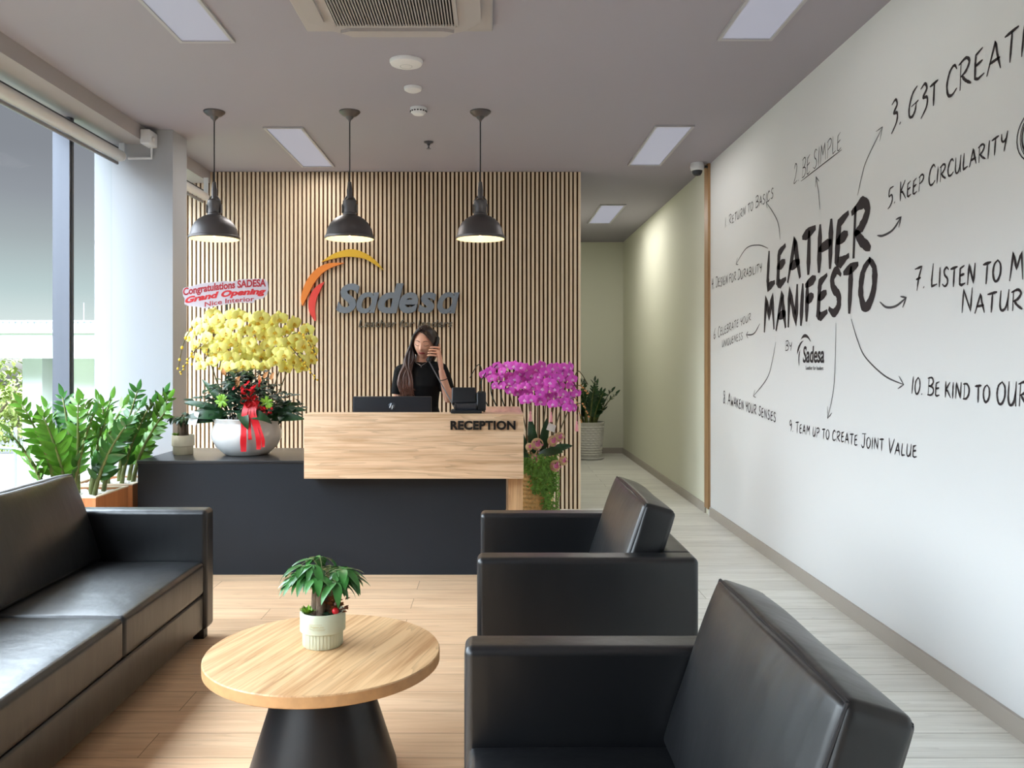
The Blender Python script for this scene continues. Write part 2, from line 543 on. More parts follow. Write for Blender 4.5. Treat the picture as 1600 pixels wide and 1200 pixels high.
def tube(mb, pts, rad, n=8, mi=0, flat=1.0, rnd=False, closed=False):
    """tube along pts; rad number or list; flat squashes the second axis; rnd adds round ends"""
    fr = frames(pts)
    rr = rad if isinstance(rad, (list, tuple)) else [rad] * len(fr)
    rings = []
    if rnd:
        p, t, a, b = fr[0]
        for q in (80, 55, 28):
            rings.append((p - t * rr[0] * math.sin(math.radians(q)), rr[0] * math.cos(math.radians(q)), a, b))
    for (p, t, a, b), r in zip(fr, rr):
        rings.append((p, r, a, b))
    if rnd:
        p, t, a, b = fr[-1]
        for q in (28, 55, 80):
            rings.append((p + t * rr[-1] * math.sin(math.radians(q)), rr[-1] * math.cos(math.radians(q)), a, b))
    v, f = [], []
    for (p, r, a, b) in rings:
        for i in range(n):
            an = 2 * PI * i / n
            v.append(p + a * math.cos(an) * r + b * math.sin(an) * r * flat)
    for k in range(len(rings) - 1):
        for i in range(n):
            j = (i + 1) % n
            f.append((k * n + i, k * n + j, (k + 1) * n + j, (k + 1) * n + i))
    if closed:
        k = len(rings) - 1
        for i in range(n):
            j = (i + 1) % n
            f.append((k * n + i, k * n + j, j, i))
    else:
        f.append(tuple(reversed(range(n))))
        f.append(tuple(range((len(rings) - 1) * n, len(rings) * n)))
    return mb.add(v, f, mi)

def lathe(mb, prof, n=32, c=(0, 0, 0), mi=0, capa=True, capb=True, sx=1.0, sy=1.0, ripple=None):
    v, f = [], []
    for k, (r, z) in enumerate(prof):
        for i in range(n):
            an = 2 * PI * i / n
            q = r * (ripple(an, z) if ripple else 1.0)
            v.append((c[0] + q * math.cos(an) * sx, c[1] + q * math.sin(an) * sy, c[2] + z))
    for k in range(len(prof) - 1):
        for i in range(n):
            j = (i + 1) % n
            f.append((k * n + i, k * n + j, (k + 1) * n + j, (k + 1) * n + i))
    if capa:
        f.append(tuple(reversed(range(n))))
    if capb:
        f.append(tuple(range((len(prof) - 1) * n, len(prof) * n)))
    return mb.add(v, f, mi)

def loft(mb, secs, n=24, mi=0, power=2.0):
    """secs: (z, cx, cy, rx, ry) superellipse sections"""
    v, f = [], []
    for (z, cx, cy, rx, ry) in secs:
        for i in range(n):
            an = 2 * PI * i / n
            ca, sa = math.cos(an), math.sin(an)
            v.append((cx + rx * math.copysign(abs(ca) ** (2 / power), ca), cy + ry * math.copysign(abs(sa) ** (2 / power), sa), z))
    for k in range(len(secs) - 1):
        for i in range(n):
            j = (i + 1) % n
            f.append((k * n + i, k * n + j, (k + 1) * n + j, (k + 1) * n + i))
    f.append(tuple(reversed(range(n))))
    f.append(tuple(range((len(secs) - 1) * n, len(secs) * n)))
    return mb.add(v, f, mi)

def prism(mb, outline, fn, d0, d1, mi=0):
    """outline of 2D points; fn(u, v, d) -> 3D; extruded from d0 to d1"""
    n = len(outline)
    v = [fn(u, w, d0) for u, w in outline] + [fn(u, w, d1) for u, w in outline]
    f = [tuple(range(n)), tuple(reversed(range(n, 2 * n)))]
    for i in range(n):
        j = (i + 1) % n
        f.append((i, i + n, j + n, j))
    return mb.add(v, f, mi)

def catmull(pts, sub=6):
    P = [Vector(p) for p in pts]
    if len(P) < 3:
        return P
    out = []
    for i in range(len(P) - 1):
        p0, p1, p2, p3 = P[max(0, i - 1)], P[i], P[i + 1], P[min(len(P) - 1, i + 2)]
        for s in range(sub):
            t = s / sub
            out.append(0.5 * ((2 * p1) + (p2 - p0) * t + (2 * p0 - 5 * p1 + 4 * p2 - p3) * t * t + (3 * p1 - p0 - 3 * p2 + p3) * t ** 3))
    out.append(P[-1])
    return out

def leaf(mb, base, d, up, length, width, droop=0.3, cup=0.15, mi=0, seg=5, point=0.9):
    """a leaf blade that starts at base, runs along d and droops; the midrib is a shallow fold"""
    d = Vector(d).normalized()
    up = Vector(up)
    up = (up - d * up.dot(d))
    up = up.normalized() if up.length > 1e-4 else Vector((0, 1, 0))
    side = d.cross(up)
    v, f = [], []
    p = Vector(base)
    dirv = d.copy()
    st = length / seg
    for i in range(seg + 1):
        t = i / seg
        w = width * 0.5 * (math.sin(PI * min(1, t ** 0.8)) ** 0.75 if 0 < t < 1 else 0.04)
        w *= 1 - 0.25 * t * point
        v += [p - side * w + up * w * cup * 2, p.copy(), p + side * w + up * w * cup * 2]
        dirv = (dirv - up * droop / seg - Vector((0, 0, 0.15 * droop / seg))).normalized()
        up = side.cross(dirv).normalized() * -1 if side.cross(dirv).dot(up) < 0 else side.cross(dirv).normalized()
        p = p + dirv * st
    for i in range(seg):
        a = i * 3
        f += [(a, a + 1, a + 4, a + 3), (a + 1, a + 2, a + 5, a + 4)]
    return mb.add(v, f, mi)

def ball(mb, c, r, n=10, m=6, mi=0, sc=(1, 1, 1)):
    prof = [(max(1e-4, r * math.sin(PI * k / m)), -r * math.cos(PI * k / m)) for k in range(m + 1)]
    v, f = [], []
    for (q, z) in prof:
        for i in range(n):
            an = 2 * PI * i / n
            v.append((c[0] + q * math.cos(an) * sc[0], c[1] + q * math.sin(an) * sc[1], c[2] + z * sc[2]))
    for k in range(m):
        for i in range(n):
            j = (i + 1) % n
            f.append((k * n + i, k * n + j, (k + 1) * n + j, (k + 1) * n + i))
    return mb.add(v, f, mi)

def text_geo(s, extrude=0.0, offset=0.0, shear=0.0, spacing=1.0):
    cu = bpy.data.curves.new('t', 'FONT')
    cu.body = s
    cu.size = 1.0
    cu.extrude = extrude
    cu.offset = offset
    cu.shear = shear
    cu.space_character = spacing
    cu.resolution_u = 4
    ob = bpy.data.objects.new('t', cu)
    COL.objects.link(ob)
    dg = bpy.context.evaluated_depsgraph_get()
    ev = ob.evaluated_get(dg)
    me = ev.to_mesh()
    v = [tuple(p.co) for p in me.vertices]
    f = [tuple(p.vertices) for p in me.polygons]
    ev.to_mesh_clear()
    bpy.data.objects.remove(ob)
    bpy.data.curves.remove(cu)
    return v, f

def text_add(mb, s, fn, w, h, depth, mi=0, offset=0.0, shear=0.0, ref=None, spacing=1.0):
    """fits the text to width w and (reference) cap height h; fn(u, v, d) -> 3D, d is 0..depth"""
    v, f = text_geo(s, 0.5 if depth else 0.0, offset, shear, spacing)
    rv = text_geo(ref, 0.0, offset, shear)[0] if ref else v
    y0, y1 = min(p[1] for p in rv), max(p[1] for p in rv)
    x0, x1 = min(p[0] for p in v), max(p[0] for p in v)
    out = []
    for x, y, z in v:
        out.append(fn((x - x0) / (x1 - x0) * w, (y - y0) / (y1 - y0) * h, (z + 0.5) * depth))
    mb.add(out, f, mi)

# ------------------------------------------------------------------ object bookkeeping
def tag(o, label, cat, group=None, kind=None):
    if label:
        o['label'] = label
    if cat:
        o['category'] = cat
    if group:
        o['group'] = group
    if kind:
        o['kind'] = kind
    return o
def thing(name, label, cat, loc=(0, 0, 0), rz=0.0, group=None):
    o = bpy.data.objects.new(name, None)
    o.empty_display_size = 0.1
    COL.objects.link(o)
    o.location = loc
    o.rotation_euler = (0, 0, rz)
    return tag(o, label, cat, group)
def struct(mb, name, m, label=None, cat=None, smooth=False, parent=None):
    o = mb.build(name, m, parent, smooth=smooth)
    if parent is None:
        o['kind'] = 'structure'
        o['label'] = label
        o['category'] = cat
    return o
def copy_thing(root, loc, rz=None, label=None):
    r = root.copy()
    COL.objects.link(r)
    r.location = loc
    if rz is not None:
        r.rotation_euler = (0, 0, rz)
    if label:
        r['label'] = label
    for ch in list(root.children):
        c = ch.copy()
        COL.objects.link(c)
        c.parent = r
        for g in ch.children:
            d = g.copy()
            COL.objects.link(d)
            d.parent = c
    return r
def at(px, py, y):
    """room point seen at pixel (px, py) of the 1600 x 1200 frame at distance y"""
    return Vector(((px - HX) * y / FPX, y, EYE + (HY - py) * y / FPX))

# =================================================================== THE SETTING
CEIL = 3.16
WR = 1.95           # right wall
WL = -2.92          # glass plane on the left
YB = 7.80           # back wall carrying the slats
YC = 12.45          # end of the corridor
YF = -3.4           # unseen wall added behind the camera to cut the light
SPLIT = 0.42

b = MB()
box(b, WL - 0.1, SPLIT, YF, YB + 0.15, -0.12, 0, 0)
box(b, SPLIT, WR + 0.1, YF, YC + 0.1, -0.12, 0, 1)
struct(b, 'floor', [M['oak_floor'], M['pale_floor']], 'laminate floor, warm oak in the lounge and pale grey oak along the right', 'floor')
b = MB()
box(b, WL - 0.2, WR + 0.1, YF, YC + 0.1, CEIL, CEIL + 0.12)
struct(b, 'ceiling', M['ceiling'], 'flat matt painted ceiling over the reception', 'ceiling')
b = MB()
box(b, WR, WR + 0.12, YF, 7.52, 0, CEIL)
struct(b, 'wall_right', M['wall'], 'long white wall on the right covered in handwritten sayings', 'wall')
b = MB()
box(b, WR, WR + 0.12, 7.52, YC + 0.1, 0, CEIL)
struct(b, 'wall_corridor_right', M['corridor'], 'cream right wall of the corridor beyond the wooden strip', 'wall')
b = MB()
box(b, 0.70, WR, YC, YC + 0.1, 0, CEIL)
struct(b, 'wall_corridor_end', M['corridor'], 'cream wall closing the end of the corridor', 'wall')
b = MB()
box(b, 0.70, 0.80, YB + 0.12, YC, 0, CEIL)
struct(b, 'wall_corridor_left', M['corridor'], 'cream corridor wall hidden behind the slatted wall', 'wall')
b = MB()
box(b, -3.05, 0.822, YB, YB + 0.12, 0, CEIL)
wb = struct(b, 'wall_back', M['slat_felt'], 'back wall of upright oak slats on dark brown felt behind the desk', 'wall')
b = MB()
pitch = 0.0396
xx = 0.822 - 0.0225
while xx > -3.0:
    box(b, xx, xx + 0.0225, YB - 0.022, YB - 0.0005, 0.0, CEIL - 0.004)
    xx -= pitch
o = b.build('slat_cladding', M['slat'], wb, smooth=False)
o['label'] = 'light oak slats'
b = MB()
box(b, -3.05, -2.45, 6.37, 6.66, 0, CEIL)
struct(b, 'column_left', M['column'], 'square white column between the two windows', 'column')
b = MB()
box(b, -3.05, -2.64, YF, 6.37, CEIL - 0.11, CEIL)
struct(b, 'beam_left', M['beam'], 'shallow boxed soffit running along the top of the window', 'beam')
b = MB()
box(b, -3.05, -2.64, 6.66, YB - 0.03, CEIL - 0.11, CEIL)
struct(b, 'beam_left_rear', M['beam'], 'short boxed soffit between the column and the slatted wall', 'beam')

b = MB()
box(b, WR - 0.014, WR, YF, 7.44, 0, 0.082)
struct(b, 'baseboard_right', M['skirting'], 'taupe skirting board along the white wall', 'skirting')
b = MB()
box(b, WR - 0.014, WR, 7.60, YC, 0, 0.082)
struct(b, 'baseboard_corridor_right', M['skirting'], 'taupe skirting board along the right corridor wall', 'skirting')
b = MB()
box(b, 0.81, WR - 0.014, YC - 0.014, YC, 0, 0.082)
struct(b, 'baseboard_corridor_end', M['skirting'], 'taupe skirting board below the end wall of the corridor', 'skirting')
b = MB()
box(b, WR - 0.022, WR, 7.455, 7.585, 0.06, CEIL)
struct(b, 'trim_1', M['trimwood'], 'narrow upright wooden strip on the right wall', 'trim')

b = MB()
box(b, -3.05, WR + 0.1, YF - 0.1, YF, 0, CEIL)
struct(b, 'wall_front_light_block', M['dark_wall'], 'dark grey wall added unseen behind the viewer to block light', 'wall')
# glazing on the left
def glazing(name, y0, y1, label, mull):
    g = MB()
    box(g, WL - 0.006, WL + 0.006, y0, y1, 0.05, CEIL - 0.11)
    o = struct(g, name, M['glass'], label, 'window')
    f = MB()
    box(f, WL - 0.05, WL + 0.05, y0, y1, 0.0, 0.05)
    struct(f, 'bottom_rail', M['alu'], parent=o)
    for y in mull:
        f = MB()
        box(f, WL - 0.07, WL + 0.045, y - 0.03, y + 0.03, 0.05, CEIL - 0.11)
        box(f, WL + 0.045, WL + 0.052, y - 0.012, y + 0.012, 0.05, CEIL - 0.11, 1)
        struct(f, 'mullion', [M['alu'], M['alu_dark']], parent=o)
glazing('window_1', YF, 6.369, 'floor to ceiling window with a grey mullion on the left', [5.68, 4.1, 2.5, 0.9, -0.7, -2.3])
glazing('window_2', 6.661, YB - 0.03, 'narrow window behind the white column', [])

# =================================================================== OUTSIDE
GZ = -1.7
b = MB()
box(b, -60, 20, -25, 70, GZ - 0.2, GZ)
struct(b, 'ground', M['paving'], 'paved ground outside the window, darkened to cut bounced light', 'ground')
b = MB()
b.add([(-30, 8, GZ + 0.02), (-3.6, 8, GZ + 0.02), (-3.6, 17.5, GZ + 0.1), (-30, 17.5, GZ + 0.1), (-30, 8, GZ), (-3.6, 8, GZ), (-3.6, 17.5, GZ), (-30, 17.5, GZ)],
      [(0, 1, 2, 3), (4, 7, 6, 5), (0, 4, 5, 1), (1, 5, 6, 2), (2, 6, 7, 3), (3, 7, 4, 0)])
struct(b, 'lawn', M['grass'], 'strip of green lawn outside the window', 'lawn')

ext = thing('building', 'white flat roofed building outside the left window', 'building', (0, 0, 0))
YD = 20.0
def X(px, y=YD): return (px - HX) * y / FPX
def Z(py, y=YD): return EYE + (HY - py) * y / FPX
b = MB()
box(b, X(-260), X(330), YD - 1.2, YD + 6, Z(560), Z(523))
box(b, X(-260), X(330), YD - 1.3, YD + 6, Z(523), Z(519))
b.build('roof_fascia', M['ext_white'], ext, smooth=False)
b = MB()
box(b, X(35), X(66), YD, YD + 0.5, GZ, Z(560))
b.build('pillar', M['ext_white'], ext, smooth=False)
b = MB()
box(b, X(66), X(330), YD + 0.5, YD + 5.5, GZ, Z(560))
b.build('wall', M['ext_cream'], ext, smooth=False)
b = MB()
box(b, X(153), X(330), YD + 0.1, YD + 0.5, GZ, Z(560))
b.build('end_wall', M['ext_white'], ext, smooth=False)
b = MB()
for i in range(5):
    box(b, X(160), X(182), YD + 0.02, YD + 0.1, Z(620 - i * 5), Z(617 - i * 5))
b.build('louvre_vent', M['ext_pipe'], ext, smooth=False)
b = MB()
xs = X(-260)
while xs < X(330):
    box(b, xs, xs + 0.10, YD + 1.28, YD + 1.3, Z(519), Z(499))
    xs += 0.16
box(b, X(-260), X(330), YD + 1.3, YD + 2.6, Z(519), Z(499))
box(b, X(-260), X(330), YD + 1.24, YD + 2.6, Z(499), Z(496.5))
b.build('plant_room', M['ext_metal'], ext, smooth=False)
b = MB()
box(b, X(0), X(28), YD - 0.2, YD + 0.9, Z(519), Z(512))
b.build('roof_duct', M['ext_white'], ext, smooth=False)
b = MB()
box(b, X(65), X(92), YD - 0.2, YD + 0.9, Z(518.5), Z(516))
b.build('roof_duct', M['ext_white'], ext, smooth=False)
b = MB()
tube(b, [(X(141.5), YD + 0.6, Z(518)), (X(141.5), YD + 0.6, Z(475))], 0.034, 10)
b.build('flue', M['ext_pipe'], ext)
b = MB()
tube(b, [(X(73.5), YD + 1.8, Z(498)), (X(73.5), YD + 1.8, Z(465))], 0.012, 6)
b.build('mast', M['ext_pipe'], ext)
b = MB()
lathe(b, [(0.082, Z(519)), (0.082, Z(487)), (0.05, Z(486)), (0.05, Z(484)), (0.10, Z(483)), (0.10, Z(482))], 14, (X(164.5), YD + 0.5, 0))
b.build('roof_vent', M['ext_pipe'], ext)

def tree(name, px, pz, y, rx, rz, label, seed):
    rnd = random.Random(seed)
    c = Vector((X(px, y), y, Z(pz, y)))
    t = thing(name, label, 'tree', (c.x, c.y, GZ), 0, 'trees beyond the building')
    b = MB()
    tube(b, [(0, 0, 0), (0.05, 0, c.z - GZ)], [0.16, 0.08], 8)
    for a in range(5):
        an = a * 1.3
        tube(b, [(0.03, 0, (c.z - GZ) * 0.6), (math.cos(an) * rx * 0.6, math.sin(an) * rx * 0.6, c.z - GZ + rz * 0.3)], [0.07, 0.02], 6)
    b.build('trunk', M['tree_bark'], t)
    b = MB()
    clumps = []
    for i in range(16):
        clumps.append(Vector((rnd.uniform(-1, 1) * rx * 0.75, rnd.uniform(-1, 1) * rx * 0.5, rnd.uniform(-0.8, 0.85) * rz)))
    for i in range(1500):
        q = rnd.choice(clumps)
        dv = Vector((rnd.gauss(0, 1), rnd.gauss(0, 1), rnd.gauss(0, 1))).normalized() * rx * 0.36 * rnd.uniform(0.75, 1)
        p = q + Vector((dv.x, dv.y, dv.z * 0.7)) + Vector((0, 0, c.z - GZ))
        leaf(b, p, dv + Vector((rnd.uniform(-.8, .8), rnd.uniform(-.8, .8), rnd.uniform(-.6, .4))), (0, 0, 1), 0.24, 0.15, 0.4, seg=2)
    b.build('crown', M['tree_leaf'], t)
tree('tree', -12, 622, 27, 1.55, 1.5, 'yellow green tree at the left edge behind the white building', 1)
tree('tree', 30, 655, 33, 1.3, 1.7, 'leafy tree seen beside the white pillar outside', 2)
tree('tree', -170, 650, 29, 1.5, 1.7, 'tree mostly cut off by the left edge of the view', 3)
b = MB()
yr = 15.0
tube(b, catmull([(X(-60, yr), yr, Z(697, yr)), (X(5, yr), yr, Z(700, yr)), (X(32, yr), yr, Z(704, yr)), (X(45, yr), yr, Z(720, yr)), (X(51, yr), yr, Z(740, yr)), (X(52, yr), yr, GZ + 0.07)]), 0.028, 8)
tube(b, [(X(24, yr), yr, Z(668, yr)), (X(24, yr), yr, GZ + 0.07)], 0.03, 8)
tag(b.build('handrail', M['ext_pipe']), 'curved pale metal handrail with a post on the lawn outside', 'handrail')

b = MB()
yr = 18.0
box(b, X(-150, yr), X(40, yr), yr, yr + 0.25, GZ, Z(716, yr))
box(b, X(-150, yr), X(40, yr), yr - 0.04, yr + 0.29, Z(716, yr), Z(712, yr))
tag(b.build('garden_wall', M['ext_white'], smooth=False), 'low white garden wall below the trees outside', 'garden wall')
# roller blinds
def blind(name, x, z, y0, y1, label, r=0.042):
    t = thing(name, label, 'blind', (x, (y0 + y1) / 2, z))
    hl = (y1 - y0) / 2
    b = MB()
    tube(b, [(0, -hl, 0), (0, hl - 0.03, 0)], r, 20)
    b.build('fabric_roll', M['offwhite'], t)
    b = MB()
    rbox(b, (-0.02, 0, -r - 0.012), (0.02, 2 * hl - 0.06, 0.024), 0.008)
    b.build('hem_bar', M['greyplastic'], t)
    b = MB()
    tube(b, [(0, hl - 0.03, 0), (0, hl - 0.012, 0)], r * 0.9, 20)
    box(b, -0.02, 0.02, hl - 0.012, hl, -0.03, 0.105 if r > 0.04 else 0.175)
    b.build('bracket', M['whiteplastic'], t)
    b = MB()
    box(b, -0.035, -0.01, -hl, hl - 0.04, r + 0.01, r + 0.022)
    b.build('mounting_rail', M['alu_dark'], t)
    return t
blind('roller_blind', -2.82, 2.942, YF + 0.1, 6.33, 'rolled up white blind along the top of the big window')
blind('roller_blind', -2.60, 2.875, 6.72, 7.55, 'rolled up white blind half hidden behind the column', 0.036)
t = thing('wall_sensor', 'small white sensor box at the end of the soffit beside the column', 'sensor', (-2.60, 6.29, 3.07))
b = MB()
rbox(b, (0, 0, 0), (0.075, 0.155, 0.11), 0.012)
b.build('housing', M['whiteplastic'], t)
b = MB()
ball(b, (0.035, -0.02, -0.01), 0.022)
b.build('lens', M['offwhite'], t)
b = MB()
tube(b, [(0.0, 0.05, -0.05), (0.0, 0.05, -0.135), (-0.18, 0.055, -0.135)], 0.010, 8)
b.build('conduit', M['whiteplastic'], t)

# =================================================================== CEILING FITTINGS
def panel(x0, x1, y0, y1, label, gain=1.0):
    cx, cy = (x0 + x1) / 2, (y0 + y1) / 2
    w, l = x1 - x0, y1 - y0
    t = thing('ceiling_light', label, 'ceiling light', (cx, cy, CEIL), 0, 'recessed ceiling panels')
    b = MB()
    e = 0.018
    for (a0, a1, c0, c1) in ((-w / 2, w / 2, -l / 2, -l / 2 + e), (-w / 2, w / 2, l / 2 - e, l / 2), (-w / 2, -w / 2 + e, -l / 2 + e, l / 2 - e), (w / 2 - e, w / 2, -l / 2 + e, l / 2 - e)):
        box(b, a0, a1, c0, c1, -0.014, 0)
    b.build('frame', M['panel_frame'], t, smooth=False)
    b = MB()
    box(b, -w / 2 + e, w / 2 - e, -l / 2 + e, l / 2 - e, -0.006, 0)
    b.build('diffuser', M['panel_light'], t, smooth=False)
    ld = bpy.data.lights.new('panel_lamp', 'AREA')
    ld.shape = 'RECTANGLE'
    ld.size, ld.size_y = w - 0.05, l - 0.05
    ld.energy = PANEL_W * gain
    ld.color = (1.0, 0.97, 0.93)
    lo = bpy.data.objects.new('panel_lamp', ld)
    COL.objects.link(lo)
    lo.parent = t
    lo.location = (0, 0, -0.02)
    return t
panel(-1.735, -1.435, 6.28, 7.56, 'ceiling panel over the left and middle pendant lamps', 5.0)
panel(-1.725, -1.42, 3.31, 4.59, 'ceiling panel at the top left, cut off by the frame')
panel(1.215, 1.515, 6.235, 7.50, 'ceiling panel nearest the dome camera on the right', 2.0)
panel(1.23, 1.53, 3.29, 4.56, 'ceiling panel at the top right, cut off by the frame', 0.5)
panel(1.217, 1.512, 9.42, 10.70, 'ceiling panel inside the corridor', 6.0)

# air conditioning cassette
t = thing('air_conditioner', 'square white ceiling air conditioner with a slotted grille', 'air conditioner', (-0.49, 3.905, CEIL))
b = MB()
rbox(b, (0, 0, -0.018), (0.98, 0.95, 0.036), 0.012)
b.build('outer_panel', M['ac_plastic'], t)
b = MB()
oc = [(-0.43, -0.30), (-0.43, 0.30), (-0.36, 0.40), (-0.30, 0.43), (0.30, 0.43), (0.36, 0.40), (0.43, 0.30), (0.43, -0.30), (0.36, -0.40), (0.30, -0.43), (-0.30, -0.43), (-0.36, -0.40)]
prism(b, oc, lambda u, v, d: (u * (1 - 0.9 * d), v * (1 - 0.9 * d), -0.034 - d), 0, 0.03)
b.build('inner_panel', M['ac_plastic'], t, smooth=False)
b = MB()
box(b, -0.30, 0.30, -0.30, 0.30, -0.0655, -0.064, 1)
for i in range(42):
    x = -0.295 + i * 0.0144
    box(b, x, x + 0.0055, -0.30, 0.30, -0.074, -0.064)
box(b, -0.31, 0.31, -0.315, -0.30, -0.074, -0.064)
box(b, -0.31, 0.31, 0.30, 0.315, -0.074, -0.064)
box(b, -0.315, -0.30, -0.315, 0.315, -0.074, -0.064)
box(b, 0.30, 0.315, -0.315, 0.315, -0.074, -0.064)
b.build('grille', [M['ac_plastic'], M['blackhole']], t, smooth=False)
for an in range(4):
    b = MB()
    R = Matrix.Rotation(an * PI / 2, 4, 'Z')
    pr = [(-0.29, 0.375), (-0.24, 0.43), (0.24, 0.43), (0.29, 0.375), (0.24, 0.352), (-0.24, 0.352)]
    prism(b, pr, lambda u, v, d: R @ Vector((u, v, -0.064 - d)), 0.0, 0.016)
    b.build('louvre', M['ac_plastic'], t, smooth=False)

def disc_fitting(name, x, y, r, h, label, cat, holes=False, rim=False):
    t = thing(name, label, cat, (x, y, CEIL))
    b = MB()
    lathe(b, [(r, 0), (r, -h * 0.25), (r * 0.93, -h * 0.6), (r * 0.6, -h * 0.95), (0.001, -h)], 32)
    b.build('body', M['whiteplastic'], t)
    b = MB()
    if holes:
        for i in range(9):
            an = PI + PI * i / 8
            rbox(b, (math.cos(an) * r * 0.93, math.sin(an) * r * 0.93, -h * 0.52), (0.012, 0.012, 0.008), 0.002)
        b.build('vent_slot', M['blackhole'], t)
    elif rim:
        tube(b, [(0.035 * math.cos(a * PI / 12), 0.035 * math.sin(a * PI / 12) , -h * 0.93) for a in range(24)], 0.002, 6, closed=True)
        b.build('indicator_ring', M['logo_grey'], t)
disc_fitting('access_point', -0.51, 4.9, 0.098, 0.035, 'large white wireless disc on the ceiling below the air conditioner', 'access point', rim=True)
disc_fitting('motion_detector', -0.517, 5.38, 0.058, 0.03, 'small plain white detector between the wireless disc and the slotted one', 'detector', rim=False)
disc_fitting('smoke_detector', -0.52, 5.82, 0.058, 0.05, 'white smoke detector with dark slots around its rim', 'detector', holes=True)
t = thing('sprinkler', 'small ceiling sprinkler head behind the detectors', 'sprinkler', (-0.518, 6.72, CEIL))
b = MB()
lathe(b, [(0.038, 0), (0.036, -0.008), (0.015, -0.016), (0.010, -0.03)], 20)
b.build('escutcheon', M['alu_dark'], t)
b = MB()
tube(b, [(0, 0, -0.02), (0, 0, -0.055)], 0.007, 8)
lathe(b, [(0.018, -0.055), (0.018, -0.059)], 12)
b.build('deflector', M['alu'], t)
t = thing('dome_camera', 'small white dome camera beside the wooden strip', 'camera', (1.83, 7.45, CEIL))
b = MB()
lathe(b, [(0.055, 0), (0.062, -0.03), (0.058, -0.06), (0.045, -0.07)], 24)
b.build('housing', M['whiteplastic'], t)
b = MB()
lathe(b, [(0.046, -0.066), (0.043, -0.088), (0.03, -0.108), (0.001, -0.116)], 20)
b.build('dome', M['monitor'], t)
b = MB()
tube(b, [(0.05, 0, -0.03), (0.097, 0.02, -0.03)], 0.012, 8)
b.build('bracket', M['alu_dark'], t)

# pendants
def pendant(x, y, label):
    t = thing('pendant_lamp', label, 'pendant lamp', (x, y, CEIL), 0, 'pendant lamps over the desk')
    b = MB()
    lathe(b, [(0.075, 0), (0.074, -0.008), (0.05, -0.03), (0.03, -0.038), (0.024, -0.05), (0.010, -0.062), (0.006, -0.075)], 28)
    b.build('canopy', M['lamp_black'], t)
    b = MB()
    tube(b, [(0, 0, -0.07), (0, 0, -0.50)], 0.0045, 8)
    b.build('cord', M['cable'], t)
    b = MB()
    tube(b, [(0, 0, -0.50), (0, 0, -0.56), (0, 0, -0.63)], [0.012, 0.02, 0.018], 14)
    lathe(b, [(0.02, -0.62), (0.046, -0.635), (0.05, -0.66), (0.043, -0.675), (0.043, -0.72), (0.048, -0.725), (0.048, -0.735), (0.058, -0.745)], 24)
    for s in (-1, 1):
        tube(b, [(s * 0.018, 0, -0.60), (s * 0.045, 0, -0.64)], 0.006, 6)
        box(b, s * 0.05 - 0.005, s * 0.05 + 0.005, -0.012, 0.012, -0.72, -0.66)
    b.build('socket_housing', M['lamp_black'], t)
    b = MB()
    outer = [(0.055, -0.74), (0.075, -0.747), (0.105, -0.765), (0.135, -0.795), (0.156, -0.835), (0.166, -0.875), (0.170, -0.885), (0.176, -0.888), (0.176, -0.902), (0.170, -0.906)]
    lathe(b, outer, 40, capa=True, capb=False)
    b.build('shade', M['lamp_black'], t)
    b = MB()
    lathe(b, [(0.170, -0.9055), (0.164, -0.888), (0.160, -0.872), (0.150, -0.835), (0.130, -0.80), (0.10, -0.775), (0.05, -0.756), (0.001, -0.752)], 40, capa=False, capb=False)
    b.build('shade_lining', M['lamp_in'], t)
    b = MB()
    lathe(b, [(0.012, -0.757), (0.014, -0.80), (0.03, -0.83), (0.034, -0.85), (0.026, -0.872), (0.001, -0.885)], 20)
    b.build('bulb', M['bulb'], t)
    ld = bpy.data.lights.new('pendant_bulb', 'POINT')
    ld.energy = PENDANT_W
    ld.color = (1.0, 0.82, 0.55)
    ld.shadow_soft_size = 0.03
    lo = bpy.data.objects.new('pendant_bulb', ld)
    COL.objects.link(lo)
    lo.parent = t
    lo.location = (0, 0, -0.893)
pendant(-1.975, 5.9, 'black dome pendant lamp hanging nearest the window column')
pendant(-1.015, 5.9, 'black dome pendant lamp hanging above the coloured logo arcs')
pendant(-0.088, 5.9, 'black dome pendant lamp hanging on the right near the corridor')

